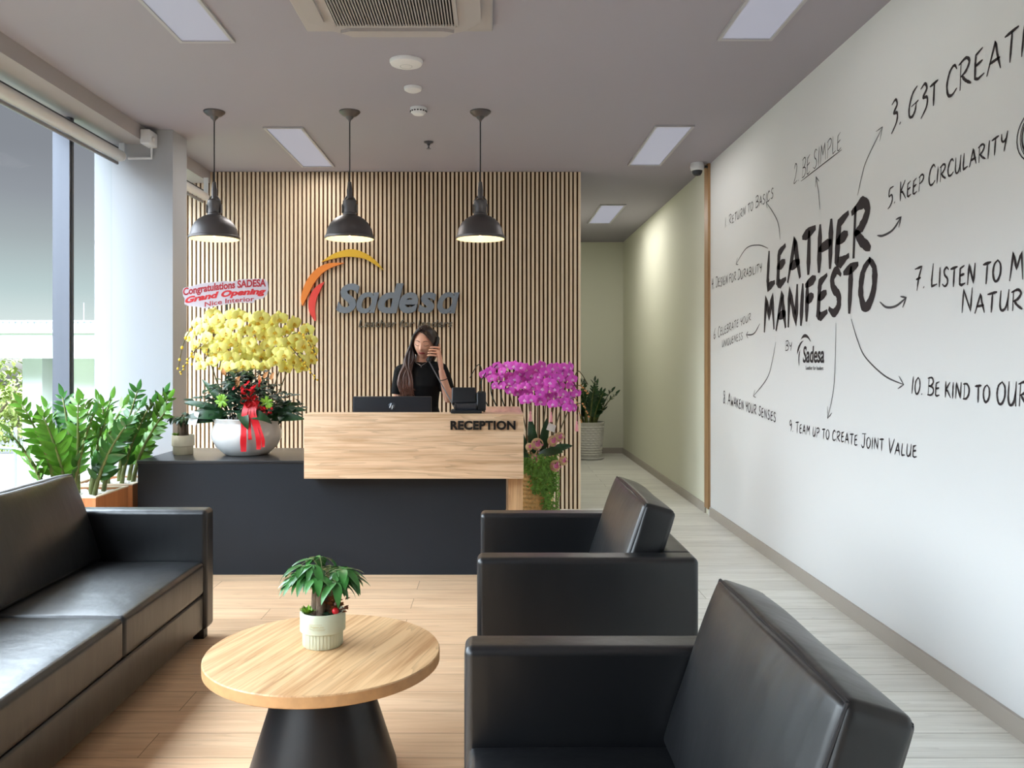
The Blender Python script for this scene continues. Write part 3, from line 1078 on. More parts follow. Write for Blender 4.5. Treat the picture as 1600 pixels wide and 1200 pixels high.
# =================================================================== SOFA AND ARMCHAIRS
def seat_unit(name, label, cat, loc, rz, inner, ncush, group=None):
    """local frame: front edge at x = 0 facing +x, back at x = -0.84, width along y, centred"""
    D, AT, AH = 0.84, 0.115, 0.65
    W = inner + 2 * AT
    t = thing(name, label, cat, loc, rz, group)
    cw = inner / ncush
    b = MB()
    rbox(b, (-D / 2, 0, 0.145), (D - 0.03, inner + 0.01, 0.17), 0.012)
    b.build('base', M['leather'], t)
    for s in (-1, 1):
        y = s * (inner / 2 + AT / 2)
        b = MB()
        rbox(b, (-D / 2, y, (AH + 0.05) / 2), (D, AT, AH - 0.05), 0.024, 4, 4)
        a = b.build('armrest', M['leather'], t)
        b = MB()
        yy = y + s * 0
        e = AT / 2 - 0.012
        tube(b, [(-0.006, y - e, 0.07), (-0.006, y - e, AH - 0.034), (-0.006, y - e + 0.005, AH - 0.022), (-0.006, y - e + 0.02, AH - 0.013), (-0.006, y + e - 0.02, AH - 0.013), (-0.006, y + e - 0.005, AH - 0.022), (-0.006, y + e, AH - 0.034), (-0.006, y + e, 0.07)], 0.0035, 6)
        b.build('piping', M['stitch'], a)
    b = MB()
    rbox(b, (-D + 0.065, 0, (AH + 0.05) / 2), (0.13, inner + 0.02, AH - 0.05), 0.024, 4, 4)
    b.build('back_frame', M['leather'], t)
    for i in range(ncush):
        y = -inner / 2 + cw * (i + 0.5)
        b = MB()
        rbox(b, (-0.36, y, 0.315), (0.70, cw - 0.004, 0.165), 0.022, 4, 14, puff=(0.004, 0, 0.014))
        c = b.build('seat_cushion', M['leather'], t)
        b = MB()
        e = cw / 2 - 0.014
        tube(b, [(-0.022, y - e, 0.392), (-0.022, y + e, 0.392)], 0.0035, 6)
        tube(b, [(-0.022, y - e, 0.245), (-0.022, y + e, 0.245)], 0.003, 6)
        for s in (-1, 1):
            tube(b, [(-0.022, y + s * e, 0.392), (-0.022, y + s * e, 0.245)], 0.003, 6)
        b.build('piping', M['stitch'], c)
        # loose back cushion leaning on the frame
        b = MB()
        th, hh = 0.125, 0.455
        tilt = math.radians(-19)
        mt = Matrix.Rotation(tilt, 4, 'Y')
        cc = Vector((-0.645, y, 0.605))
        rbox(b, cc, (th, cw - 0.014, hh), 0.02, 4, 16, puff=(0.03, 0.006, 0.010), mtx=mt, wob=0.005)
        c = b.build('back_cushion', M['leather'], t)
        b = MB()
        e, g = (cw - 0.014) / 2 - 0.008, hh / 2 - 0.008
        for sx in (1, -1):
            x0 = sx * (th / 2 - 0.006)
            pts = [(x0, -e, -g), (x0, -e, g), (x0, e, g), (x0, e, -g)]
            rr = [cc + mt @ Vector(p) for p in pts]
            for q in range(4):
                tube(b, [rr[q], rr[(q + 1) % 4]], 0.004, 6)
        b.build('piping', M['stitch'], c)
    for sx in (-0.05, -D + 0.05):
        for s in (-1, 1):
            b = MB()
            rbox(b, (sx, s * (W / 2 - 0.06), 0.03), (0.055, 0.055, 0.06), 0.004)
            b.build('foot', M['foot'], t)
    return t
seat_unit('sofa', 'long black leather sofa on the left below the window', 'sofa', (-1.425, 3.24, 0), 0.0, 1.80, 2)
seat_unit('armchair', 'black leather armchair farther away, in front of the reception desk', 'armchair', (-0.06, 3.655, 0), PI, 0.80, 1, 'black armchairs facing the sofa')
seat_unit('armchair', 'black leather armchair nearest the viewer at the lower right', 'armchair', (-0.075, 1.765, 0), PI, 0.80, 1, 'black armchairs facing the sofa')

# =================================================================== COFFEE TABLE
TX, TY = -0.567, 2.79
t = thing('coffee_table', 'round oak topped coffee table on a black conical base', 'coffee table', (TX, TY, 0))
b = MB()
R = 0.388
lathe(b, [(R - 0.005, 0.388), (R, 0.392)], 72, mi=1, capa=True, capb=False)
lathe(b, [(R, 0.392), (R, 0.424)], 72, mi=1, capa=False, capb=False)
lathe(b, [(R, 0.424), (R - 0.0025, 0.428), (0.001, 0.428)], 72, mi=0, capa=False, capb=True)
b.build('table_top', [M['table_oak'], M['table_edge']], t, angle=50)
b = MB()
lathe(b, [(0.215, 0.0), (0.236, 0.006), (0.245, 0.022), (0.243, 0.045), (0.135, 0.385), (0.125, 0.388)], 56)
b.build('base', M['table_base'], t)

# =================================================================== RECEPTION DESK
t = thing('reception_desk', 'black reception desk with an oak counter block and raised lettering', 'reception desk', (-0.95, 5.80, 0))
def loc(p): return (p[0] + 0.95, p[1] - 5.80, p[2])
def dbox(mb, x0, x1, y0, y1, z0, z1, mi=0, r=0.0):
    if r:
        rbox(mb, ((x0 + x1) / 2 + 0.95, (y0 + y1) / 2 - 5.80, (z0 + z1) / 2), (x1 - x0, y1 - y0, z1 - z0), r, 2)
    else:
        box(mb, x0 + 0.95, x1 + 0.95, y0 - 5.80, y1 - 5.80, z0, z1, mi)
b = MB()
dbox(b, -2.312, 0.085, 5.417, 5.455, 0, 0.724)
b.build('front_panel', M['black_lam'], t, smooth=False)
b = MB()
dbox(b, -2.312, -2.275, 5.455, 6.18, 0, 0.724)
b.build('side_panel', M['black_lam'], t, smooth=False)
b = MB()
dbox(b, -0.9, -0.865, 5.455, 6.10, 0, 0.724)
b.build('side_panel', M['black_lam'], t, smooth=False)
b = MB()
dbox(b, -2.316, 0.09, 5.413, 6.20, 0.724, 0.742, r=0.0015)
b.build('worktop', M['black_top'], t)
b = MB()
dbox(b, -1.196, 0.195, 5.27, 5.288, 0.646, 1.055, r=0.0015)
b.build('counter_front', M['counter'], t)
b = MB()
dbox(b, -1.196, 0.195, 5.288, 5.47, 1.030, 1.055, r=0.0015)
b.build('counter_ledge', M['counter'], t)
b = MB()
dbox(b, -1.196, -1.176, 5.288, 5.47, 0.742, 1.030, r=0.0015)
dbox(b, -1.176, 0.085, 5.452, 5.47, 0.742, 1.030, r=0.0015)
dbox(b, -1.196, 0.195, 5.288, 5.413, 0.646, 0.664, r=0.0015)
b.build('counter_backing', M['counter'], t)
b = MB()
dbox(b, -0.05, 0.195, 5.47, 6.14, 1.030, 1.055, r=0.0015)
b.build('return_ledge', M['counter_pink_sheen'], t)
b = MB()
dbox(b, 0.10, 0.195, 5.40, 6.14, 0, 1.030, r=0.0015)
b.build('leg_panel', M['counter_v'], t)
b = MB()
text_add(b, 'RECEPTION', lambda u, v, d: loc((-0.268 + u, 5.2695 - d, 0.956 + v)), 0.412, 0.058, 0.010, offset=0.042, spacing=1.06)
o = b.build('lettering', M['black_sign'], t, smooth=False)
o['label'] = 'black raised letters reading RECEPTION'

# monitor seen from behind
t = thing('monitor', 'back of a black computer monitor with a round logo', 'monitor', (-0.70, 5.80, 0.742))
b = MB()
rbox(b, (0, 0, 0.245), (0.545, 0.032, 0.315), 0.008)
rbox(b, (0, 0.012, 0.245), (0.50, 0.03, 0.28), 0.008)
b.build('housing', M['monitor'], t)
b = MB()
lathe(b, [(0.026, 0), (0.026, 0.002), (0.024, 0.003)], 28)
b.v = [(x, -0.0155 - z, y + 0.334) for x, y, z in b.v]
lg = b.build('logo', M['logo_grey'], t)
b = MB()
S = lambda u, v: Vector((u + 0.25 * v, -0.0195, 0.334 + v))
for a in ([(-0.014, -0.010), (-0.011, 0.020)], [(-0.0125, 0.004), (-0.006, 0.008), (-0.003, 0.004), (-0.003, -0.010)],
          [(0.004, 0.008), (0.004, -0.020)], [(0.004, 0.008), (0.013, 0.008), (0.014, -0.002), (0.012, -0.009), (0.004, -0.009)]):
    tube(b, [S(*p) for p in a], 0.0017, 6)
b.build('logo_strokes', M['silver'], lg)
b = MB()
rbox(b, (0, 0.03, 0.007), (0.22, 0.17, 0.014), 0.005)
rbox(b, (0, 0.04, 0.11), (0.05, 0.02, 0.20), 0.006)
b.build('stand', M['monitor'], t)
b = MB()
box(b, -0.262, 0.262, 0.0265, 0.0285, 0.10, 0.385)
b.build('screen', M['blackhole'], t, smooth=False)

# desk telephone seen from behind
t = thing('telephone', 'black desk telephone standing on the oak counter ledge', 'telephone', (-0.17, 5.385, 1.055))
b = MB()
rbox(b, (0.0, 0.0, 0.012), (0.20, 0.14, 0.022), 0.006)
b.build('base', M['phone'], t)
b = MB()
mt = Matrix.Rotation(math.radians(-24), 4, 'X')
rbox(b, (-0.018, 0.01, 0.115), (0.155, 0.035, 0.10), 0.008, mtx=mt)
rbox(b, (-0.012, -0.005, 0.066), (0.165, 0.05, 0.018), 0.006, mtx=mt)
b.build('keypad_body', M['phone'], t)
b = MB()
mt = Matrix.Rotation(math.radians(18), 4, 'X')
rbox(b, (-0.005, -0.045, 0.037), (0.14, 0.014, 0.055), 0.004, mtx=mt)
for s in (-0.07, 0.06):
    rbox(b, (s, -0.045, 0.037), (0.012, 0.02, 0.06), 0.004, mtx=mt)
b.build('stand_foot', M['phone_grey'], t)
b = MB()
mt = Matrix.Rotation(math.radians(-12), 4, 'X') @ Matrix.Rotation(math.radians(12), 4, 'Z')
rbox(b, (0.092, 0.0, 0.072), (0.06, 0.06, 0.12), 0.008, mtx=mt)
rbox(b, (0.098, 0.015, 0.132), (0.05, 0.012, 0.016), 0.004, mtx=mt)
b.build('handset_cradle', M['phone'], t)

# =================================================================== WALL SIGN
YS = YB - 0.022
t = thing('wall_sign', 'raised company sign with three coloured arcs on the slatted wall', 'sign', (-1.0, YS, 1.9))
def sp(px, py, d=0.0):
    p = at(px, py, YS - 0.03)
    return Vector((p.x + 1.0, -0.004 - d, p.z - 1.9))
def arc(name, outer, inner_, m, lab):
    ol = catmull([(a, c, 0) for a, c in outer], 6)[:-1] + catmull([(a, c, 0) for a, c in inner_], 6)[:-1]
    b = MB()
    n = len(ol)
    prism(b, [(p.x, p.y) for p in ol], lambda u, v, d: sp(440 + u / 5.333, 380 + v / 5.333, d), 0.0, 0.03)
    o = b.build(name, m, t, smooth=False)
    o['label'] = lab
arc('arc', [(330, 158), (440, 85), (580, 50), (700, 85), (790, 150), (850, 225)], [(850, 225), (780, 180), (690, 130), (570, 112), (450, 125), (330, 158)], M['yellow'], 'yellow arc')
arc('arc', [(520, 163), (390, 168), (290, 215), (210, 310), (165, 430), (165, 500), (175, 522)], [(175, 522), (230, 410), (290, 305), (380, 220), (520, 163)], M['orange'], 'orange arc')
arc('arc', [(355, 320), (290, 360), (245, 420), (225, 500), (235, 580), (275, 648)], [(275, 648), (285, 635), (278, 540), (295, 450), (325, 385), (355, 320)], M['red_sign'], 'red arc')
# letters of the word, each a solid letter
for ch, x0, x1, y0, y1, of in (('S', 455, 648, 336, 584, .035), ('\u0251', 622, 812, 408, 584, .028), ('d', 800, 1016, 334, 584, .035), ('e', 978, 1138, 408, 584, .035), ('s', 1136, 1288, 408, 584, .035), ('\u0251', 1298, 1480, 408, 588, .028)):
    b = MB()
    text_add(b, ch, lambda u, v, d: sp(440 + (x0 + u * (x1 - x0)) / 5.333, 380 + (y1 - v * (y1 - y0)) / 5.333, d * 0.028), 1.0, 1.0, 1.0, offset=of, shear=0.22)
    b.build('letter', M['steel_sign'], t, smooth=False)
b = MB()
text_add(b, 'Leather for leaders', lambda u, v, d: sp(559.5 + u, 511.0 - v, d), 147.5, 11.5, 0.014, offset=0.004, shear=0.22, ref='Lhf')
o = b.build('slogan', M['steel_thin'], t, smooth=False)
o['label'] = 'thin steel slogan letters'

# =================================================================== HANDWRITING ON THE RIGHT WALL
GL = {
 'A': (0.62, [[(0, 0), (.34, 1), (.44, .55), (.62, .02)], [(.1, .34), (.56, .38)]]),
 'B': (0.55, [[(.10, 1), (.06, 0)], [(0, .95), (.36, 1), (.50, .78), (.34, .57), (.08, .52)], [(.08, .52), (.48, .44), (.54, .2), (.34, .03), (.02, .02)]]),
 'C': (0.56, [[(.54, .84), (.40, 1), (.16, .86), (.03, .45), (.12, .08), (.34, 0), (.58, .14)]]),
 'D': (0.58, [[(.10, .98), (.08, .0)], [(0, .92), (.34, .94), (.56, .66), (.52, .28), (.3, .04), (.02, .0)]]),
 'E': (0.50, [[(.42, .98), (.10, .86), (.08, .60), (.06, .06), (.22, .0), (.50, .08)], [(.06, .48), (.42, .56)]]),
 'F': (0.50, [[(.08, .94), (.07, .0)], [(.0, .90), (.50, 1)], [(.07, .50), (.40, .56)]]),
 'G': (0.60, [[(.50, 1), (.22, .82), (.05, .40), (.10, .06), (.30, .0), (.46, .18), (.50, .42)], [(.22, .38), (.62, .46)]]),
 'H': (0.60, [[(.06, 1), (.06, 0)], [(.54, 1), (.54, 0)], [(.06, .48), (.54, .54)]]),
 'I': (0.16, [[(.10, 1), (.06, 0)]]),
 'J': (0.50, [[(.10, .96), (.56, 1)], [(.38, .98), (.36, .12), (.18, -.04), (.02, .12)]]),
 'K': (0.58, [[(.08, 1), (.06, 0)], [(.52, .98), (.08, .46), (.28, .42), (.60, .0)]]),
 'L': (0.46, [[(.10, 1), (.05, .30), (.08, .02), (.46, .10)]]),
 'M': (0.74, [[(.02, 0), (.14, 1), (.36, .38), (.58, .98), (.72, .02)]]),
 'N': (0.62, [[(.04, 0), (.10, .98), (.52, .04), (.58, 1)]]),
 'O': (0.60, [[(.34, .98), (.10, .80), (.02, .40), (.16, .04), (.38, .04), (.56, .36), (.54, .78), (.34, .99)]]),
 'P': (0.54, [[(.10, .96), (.07, 0)], [(0, .90), (.36, 1), (.54, .80), (.40, .56), (.10, .46)]]),
 'Q': (0.62, [[(.34, .98), (.10, .80), (.02, .40), (.16, .04), (.38, .04), (.56, .36), (.54, .78), (.34, .99)], [(.36, .24), (.62, -.08)]]),
 'R': (0.62, [[(.10, .94), (.07, 0)], [(0, .90), (.36, 1), (.54, .82), (.38, .56), (.12, .44)], [(.16, .44), (.36, .22), (.62, .04)]]),
 'S': (0.52, [[(.50, .88), (.32, 1), (.12, .84), (.18, .60), (.42, .40), (.44, .14), (.22, .0), (.0, .12)]]),
 'T': (0.56, [[(.0, .92), (.56, 1)], [(.30, .95), (.27, 0)]]),
 'U': (0.58, [[(.06, .98), (.05, .30), (.16, .02), (.36, .06), (.50, .40), (.54, 1)], [(.52, .5), (.56, .0)]]),
 'V': (0.58, [[(.02, 1), (.24, .0), (.58, 1)]]),
 'W': (0.76, [[(.02, 1), (.16, .02), (.38, .62), (.52, .02), (.76, .98)]]),
 'Y': (0.54, [[(.04, .98), (.10, .60), (.30, .50), (.50, .74)], [(.54, 1), (.42, .40), (.32, -.06)]]),
 '1': (0.16, [[(.12, 1), (.04, 0)]]),
 '2': (0.56, [[(.06, .80), (.26, 1), (.46, .80), (.30, .36), (.04, .02), (.56, .06)]]),
 '3': (0.50, [[(.06, .90), (.30, 1), (.42, .78), (.20, .54), (.46, .46), (.44, .14), (.12, -.18)]]),
 '4': (0.52, [[(.10, 1), (.04, .46), (.50, .52)], [(.40, .9), (.34, 0)]]),
 '5': (0.52, [[(.50, 1), (.12, .94), (.08, .56), (.36, .58), (.46, .28), (.26, .0), (.04, -.1)]]),
 '6': (0.50, [[(.40, 1), (.12, .56), (.06, .18), (.24, .0), (.44, .18), (.34, .42), (.08, .30)]]),
 '7': (0.54, [[(.0, .92), (.54, 1), (.30, .5), (.20, -.05)], [(.12, .44), (.46, .50)]]),
 '8': (0.48, [[(.40, .90), (.22, 1), (.08, .80), (.38, .40), (.36, .08), (.16, 0), (.06, .20), (.34, .60), (.42, .88)]]),
 '9': (0.48, [[(.42, .80), (.22, 1), (.06, .74), (.20, .52), (.42, .70), (.40, .3), (.32, 0)]]),
 '0': (0.52, [[(.30, .98), (.08, .76), (.02, .34), (.16, .02), (.36, .08), (.50, .46), (.44, .84), (.28, .98)]]),
 '.': (0.10, [[(.03, .02), (.07, .06)]]),
}
STRAIGHT = set('AEFHIKLMNTVW174')
XW = WR - 0.0015
def wallpt(px, py):
    """point of the right wall: (distance along the wall, height)"""
    y = XW * FPX / (px - HX)
    return Vector((y, EYE + (HY - py) * y / FPX))
def stroke(mb, pts, w, taper=True, lift=0.0, rnd=None):
    """flat painted stroke on the wall from 2D points (y, z)"""
    n = len(pts)
    v, f = [], []
    for i, p in enumerate(pts):
        a, c = pts[max(0, i - 1)], pts[min(n - 1, i + 1)]
        d = Vector((c[0] - a[0], c[1] - a[1]))
        d = d.normalized() if d.length > 1e-9 else Vector((1, 0))
        q = Vector((-d.y, d.x))
        t = i / max(1, n - 1)
        k = (0.45 + 0.55 * min(1, min(t, 1 - t) * 5)) if taper else 1.0
        if rnd:
            k *= rnd.uniform(0.85, 1.12)
        p = Vector((p[0], p[1]))
        if i == 0:
            p = p - d * w * 0.25
        if i == n - 1:
            p = p + d * w * 0.25
        u1, u2 = p + q * w * k / 2, p - q * w * k / 2
        v += [(XW - lift, u1.x, u1.y), (XW - lift, u2.x, u2.y)]
    for i in range(n - 1):
        a = 2 * i
        f.append((a, a + 1, a + 3, a + 2))
    mb.add(v, f)
def write(lines, weight, label, m=None, seed=0, jit=0.04, slant=0.06):
    """lines: (text, start px, end px, cap height in metres at start, at end)"""
    rnd = random.Random(seed)
    A0 = wallpt(*lines[0][1])
    root = thing('wall_lettering', label, 'wall lettering', (XW, A0.x, A0.y), 0, 'handwritten sayings on the right wall')
    def word(mb):
        if mb.v:
            mb.v = [(x - XW, y - A0.x, z - A0.y) for x, y, z in mb.v]
            mb.build('word', m or M['ink'], root, smooth=False)
        return MB()
    b = MB()
    for (s, p0, p1, h0, h1) in lines:
        A, B = wallpt(*p0), wallpt(*p1)
        adv = []
        for ch in s:
            k = 0.80 if ch.islower() else 1.0
            adv.append(0.34 if ch == ' ' else (GL[ch.upper()][0] * k + 0.15))
        tot = sum(adv) - 0.15
        dirv = B - A
        L = dirv.length
        dirv = dirv / L
        upv = Vector((0, 1.0))
        x = 0.0
        for ch, a in zip(s, adv):
            if ch == ' ':
                b = word(b)
            else:
                k = 0.80 if ch.islower() else 1.0
                w_, strokes = GL[ch.upper()]
                fr = (x + a / 2) / tot
                h = h0 + (h1 - h0) * fr
                jy, js = rnd.uniform(-jit, jit) * h, rnd.uniform(-0.05, 0.05)
                for st in strokes:
                    pts = []
                    for (gx, gy) in st:
                        gx2 = gx * k + (slant + js) * gy * k
                        q = A + dirv * ((x + gx2) / tot * L) + upv * (gy * k * h + jy)
                        pts.append((q.x, q.y, 0))
                    if ch.upper() in STRAIGHT:
                        dens = []
                        for i in range(len(pts) - 1):
                            for q in range(4):
                                dens.append(Vector(pts[i]).lerp(Vector(pts[i + 1]), q / 4))
                        dens.append(Vector(pts[-1]))
                    else:
                        dens = catmull(pts, 5)
                    stroke(b, [(q.x, q.y) for q in dens], weight * h, rnd=rnd)
            x += a
        b = word(b)
    return root
def cap(px, n): # metres of n pixels at wall pixel column px
    return n * XW / (px - HX)
write([('LEATHER', (1198, 450), (1358, 391), 0.245, 0.262), ('MANIFESTO', (1194, 518), (1366, 474), 0.232, 0.24)], 0.245, 'large bold brush lettering LEATHER MANIFESTO on the white wall', seed=3, slant=0.04)
write([('1. Return to Basics', (1133, 355), (1208, 309), cap(1135, 15), cap(1205, 19))], 0.10, 'small handwritten line 1. RETURN TO BASICS near the wooden strip', M['ink_thin'], 4)
write([('2. BE SIMPLE', (1240, 288), (1314, 232), cap(1245, 30), cap(1310, 27))], 0.06, 'thin handwritten line 2. BE SIMPLE with an underline below', M['ink_thin'], 5)
write([('3. G3t CREATIVE', (1391, 203), (1656, 52), cap(1400, 42), cap(1600, 46))], 0.115, 'handwritten line 3. G3T CREATI running off the upper right corner', None, 6)
write([('4. Design for Durability', (1112, 452), (1190, 424), cap(1115, 17), cap(1185, 16))], 0.10, 'small handwritten line 4. DESIGN FOR DURABILITY', None, 7)
write([('5. Keep Circularity', (1387, 323), (1573, 232), cap(1390, 28), cap(1570, 33))], 0.115, 'handwritten line 5. KEEP CIRCULARITY', None, 8)
write([('6. Celebrate your', (1115, 530), (1173, 501), cap(1115, 16), cap(1170, 14)), ('uniqueness', (1128, 543), (1160, 530), cap(1130, 14), cap(1160, 14))], 0.10, 'small two line note 6. CELEBRATE YOUR UNIQUENESS', None, 9)
write([('7. Listen to Mother', (1429, 452), (1700, 428), cap(1435, 34), cap(1700, 50)), ('Nature', (1502, 489), (1616, 482), cap(1505, 36), cap(1600, 40))], 0.12, 'handwritten lines 7. LISTEN TO M and NATURE cut off at the right edge', None, 10)
write([('8. Awaken your senses', (1130, 629), (1212, 659), cap(1135, 19), cap(1210, 18))], 0.13, 'small handwritten line 8. AWAKEN YOUR SENSES', None, 11)
write([('9. Team up to create Joint Value', (1233, 673), (1432, 716), cap(1240, 17), cap(1425, 24))], 0.13, 'lowest handwritten line 9. TEAM UP TO CREATE JOINT VALUE', None, 12)
write([('10. Be kind to OUR', (1424, 614), (1606, 637), cap(1430, 26), cap(1600, 38))], 0.125, 'handwritten line 10. BE KIND TO OU cut off at the right edge', None, 13)
write([('By', (1227, 548), (1237, 547), cap(1230, 15), cap(1236, 16))], 0.10, 'tiny handwritten word BY in front of the small dark logo', None, 14, jit=0)

def arrow(pts, w, label, head=0.06):
    b = MB()
    P = [wallpt(*p) for p in pts]
    C = [(q.x, q.y) for q in catmull([(p.x, p.y, 0) for p in P], 10)]
    n = len(C)
    v, f = [], []
    stroke(b, C, w)
    e, a = Vector(C[-1]), Vector(C[max(0, n - 7)])
    d = (e - a).normalized()
    for s in (1, -1):
        an = math.radians(30) * s
        r = Vector((d.x * math.cos(an) - d.y * math.sin(an), d.x * math.sin(an) + d.y * math.cos(an)))
        stroke(b, [tuple(e), tuple(e - r * head * 0.5), tuple(e - r * head)], w * 0.9)
    tag(b.build('wall_arrow', M['ink_thin'], None, smooth=False), label, 'painted arrow', 'hand drawn arrows on the right wall')
arrow([(1219, 374), (1216, 350), (1209, 334), (1197, 316)], 0.008, 'drawn arrow pointing up to saying 1', 0.05)
arrow([(1281, 327), (1279, 302), (1275, 276)], 0.007, 'drawn arrow pointing up to BE SIMPLE', 0.06)
arrow([(1340, 305), (1346, 277), (1354, 250), (1379, 198)], 0.006, 'long drawn arrow pointing up to saying 3', 0.07)
arrow([(1200, 388), (1185, 383), (1166, 388), (1150, 413)], 0.008, 'arched drawn arrow pointing left to saying 4', 0.06)
arrow([(1371, 368), (1380, 368), (1395, 359), (1408, 339)], 0.012, 'curved drawn arrow pointing up to saying 5', 0.05)
arrow([(1187, 506), (1180, 519), (1174, 523), (1166, 523)], 0.010, 'short drawn arrow pointing left to saying 6', 0.05)
arrow([(1375, 472), (1385, 480), (1400, 478), (1416, 465)], 0.012, 'curved drawn arrow pointing right to saying 7', 0.055)
arrow([(1212, 535), (1206, 567), (1198, 592), (1177, 619)], 0.008, 'drawn arrow pointing down to saying 8', 0.06)
arrow([(1306, 505), (1305, 560), (1302, 610), (1293, 654)], 0.007, 'long drawn arrow pointing straight down to saying 9', 0.07)
arrow([(1330, 499), (1340, 532), (1352, 558), (1382, 587), (1412, 601)], 0.009, 'long curved drawn arrow pointing down right to saying 10', 0.06)
b = MB()
A, B_ = wallpt(1251.6, 283), wallpt(1315, 234)
stroke(b, [tuple(A.lerp(B_, i / 8)) for i in range(9)], 0.007)
tag(b.build('wall_underline', M['ink_thin'], None, smooth=False), 'thin line drawn under BE SIMPLE', 'wall lettering')
b = MB()
rnd = random.Random(5)
cc = wallpt(1628, 206)
for q in range(4):
    ph, rx, rz = rnd.uniform(0, 6), 0.128 + rnd.uniform(-.014, .014), 0.098 + rnd.uniform(-.010, .010)
    ox, oz = rnd.uniform(-.008, .008), rnd.uniform(-.006, .006)
    stroke(b, [(cc.x + ox + rx * math.cos(ph + a * 0.21), cc.y + oz + rz * math.sin(ph + a * 0.21)) for a in range(33)], 0.0055)
tag(b.build('wall_scribble', M['ink'], None, smooth=False), 'scribbled circle at the right edge after KEEP CIRCULARITY', 'wall lettering')
write([('IN', (1599, 222), (1640, 208), cap(1600, 26), cap(1620, 28))], 0.10, 'letter I inside the scribbled circle at the right edge', None, 15, jit=0)

# small logo printed on the wall
t = thing('wall_logo', 'small dark printed logo with three arcs below MANIFESTO', 'logo', (XW, 5.0, 1.4))
def wl_(px, py, d=0.0):
    p = wallpt(px, py)
    return Vector((-d, p.x - 5.0, p.y - 1.4))
def larc(pts_o, pts_i):
    ol = catmull([(a, c, 0) for a, c in pts_o], 5)[:-1] + catmull([(a, c, 0) for a, c in pts_i], 5)[:-1]
    b = MB()
    prism(b, [(p.x, p.y) for p in ol], lambda u, v, d: wl_(1220 + u / 15, 510 + v / 15, d), 0.0, 0.0006)
    b.build('arc', M['ink'], t, smooth=False)
larc([(465, 312), (520, 210), (575, 180), (630, 215), (680, 300), (700, 360)], [(700, 360), (640, 285), (580, 258), (520, 270), (465, 312)])
larc([(540, 335), (480, 360), (420, 450), (388, 560), (385, 660)], [(385, 660), (420, 560), (460, 450), (500, 375), (540, 335)])
larc([(458, 545), (430, 620), (415, 720), (415, 830), (428, 920)], [(428, 920), (430, 800), (435, 700), (445, 620), (458, 545)])
b = MB()
pa, pb = wallpt(1254.5, 567), wallpt(1287.7, 567)
text_add(b, 'Sadesa', lambda u, v, d: Vector((-d, pa.x - u - 5.0, pa.y + v - 1.4)), pa.x - pb.x, 0.105, 0.0006, offset=0.02, shear=0.15)
b.build('wordmark', M['ink'], t, smooth=False)
b = MB()
pa, pb = wallpt(1259, 577.5), wallpt(1286.5, 577.5)
text_add(b, 'Leather for leaders', lambda u, v, d: Vector((-d, pa.x - u - 5.0, pa.y + v - 1.4)), pa.x - pb.x, 0.024, 0.0006, ref='Lhf')
b.build('slogan', M['ink_thin'], t, smooth=False)

# =================================================================== PLANTS
def zz_stalk(rnd, base, lean, length, n, lsize):
    """one stalk with paired leaflets, returned as a mesh builder (0 stem, 1 leaf)"""
    mb = MB()
    base = Vector(base)
    lean = Vector(lean)
    pts = []
    for i in range(9):
        t = i / 8
        pts.append(base + Vector((lean.x * t ** 1.5, lean.y * t ** 1.5, length * t * (1 - 0.10 * t))))
    tube(mb, pts, [0.016 - 0.012 * i / 8 for i in range(9)], 7)
    fr = frames(catmull(pts, 4))
    m = len(fr)
    sp_ = rnd.uniform(0, PI)
    for k in range(n):
        t = 0.26 + 0.72 * k / (n - 1)
        p, tg, a, c = fr[min(m - 1, int(t * (m - 1)))]
        ra = a * math.cos(sp_) + c * math.sin(sp_)
        rb = tg.cross(ra)
        for s in (-1, 1):
            dv = (ra * s * 0.85 + tg * 0.80 + rb * rnd.uniform(-.45, .6)).normalized()
            sz = lsize * rnd.uniform(0.8, 1.1) * (0.75 + 0.5 * math.sin(PI * min(1, 0.25 + 0.75 * t))) * rnd.uniform(0.85, 1.15)
            leaf(mb, p, dv, rb + tg * 0.3 + ra * rnd.uniform(-.5, .5), sz, sz * 0.42, rnd.uniform(0.1, 0.5), 0.12, 1, 5)
    p, tg, a, c = fr[-1]
    leaf(mb, p, tg, a, lsize * 0.9, lsize * 0.38, 0.2, 0.12, 1, 5)
    return mb
def pebbles(mb, rnd, x0, x1, y0, y1, z, n, r):
    for i in range(n):
        q = r * rnd.uniform(0.6, 1.15)
        ball(mb, (rnd.uniform(x0, x1), rnd.uniform(y0, y1), z + q * 0.25), q, 7, 5, 0, (rnd.uniform(.9, 1.3), rnd.uniform(.8, 1.2), .65))
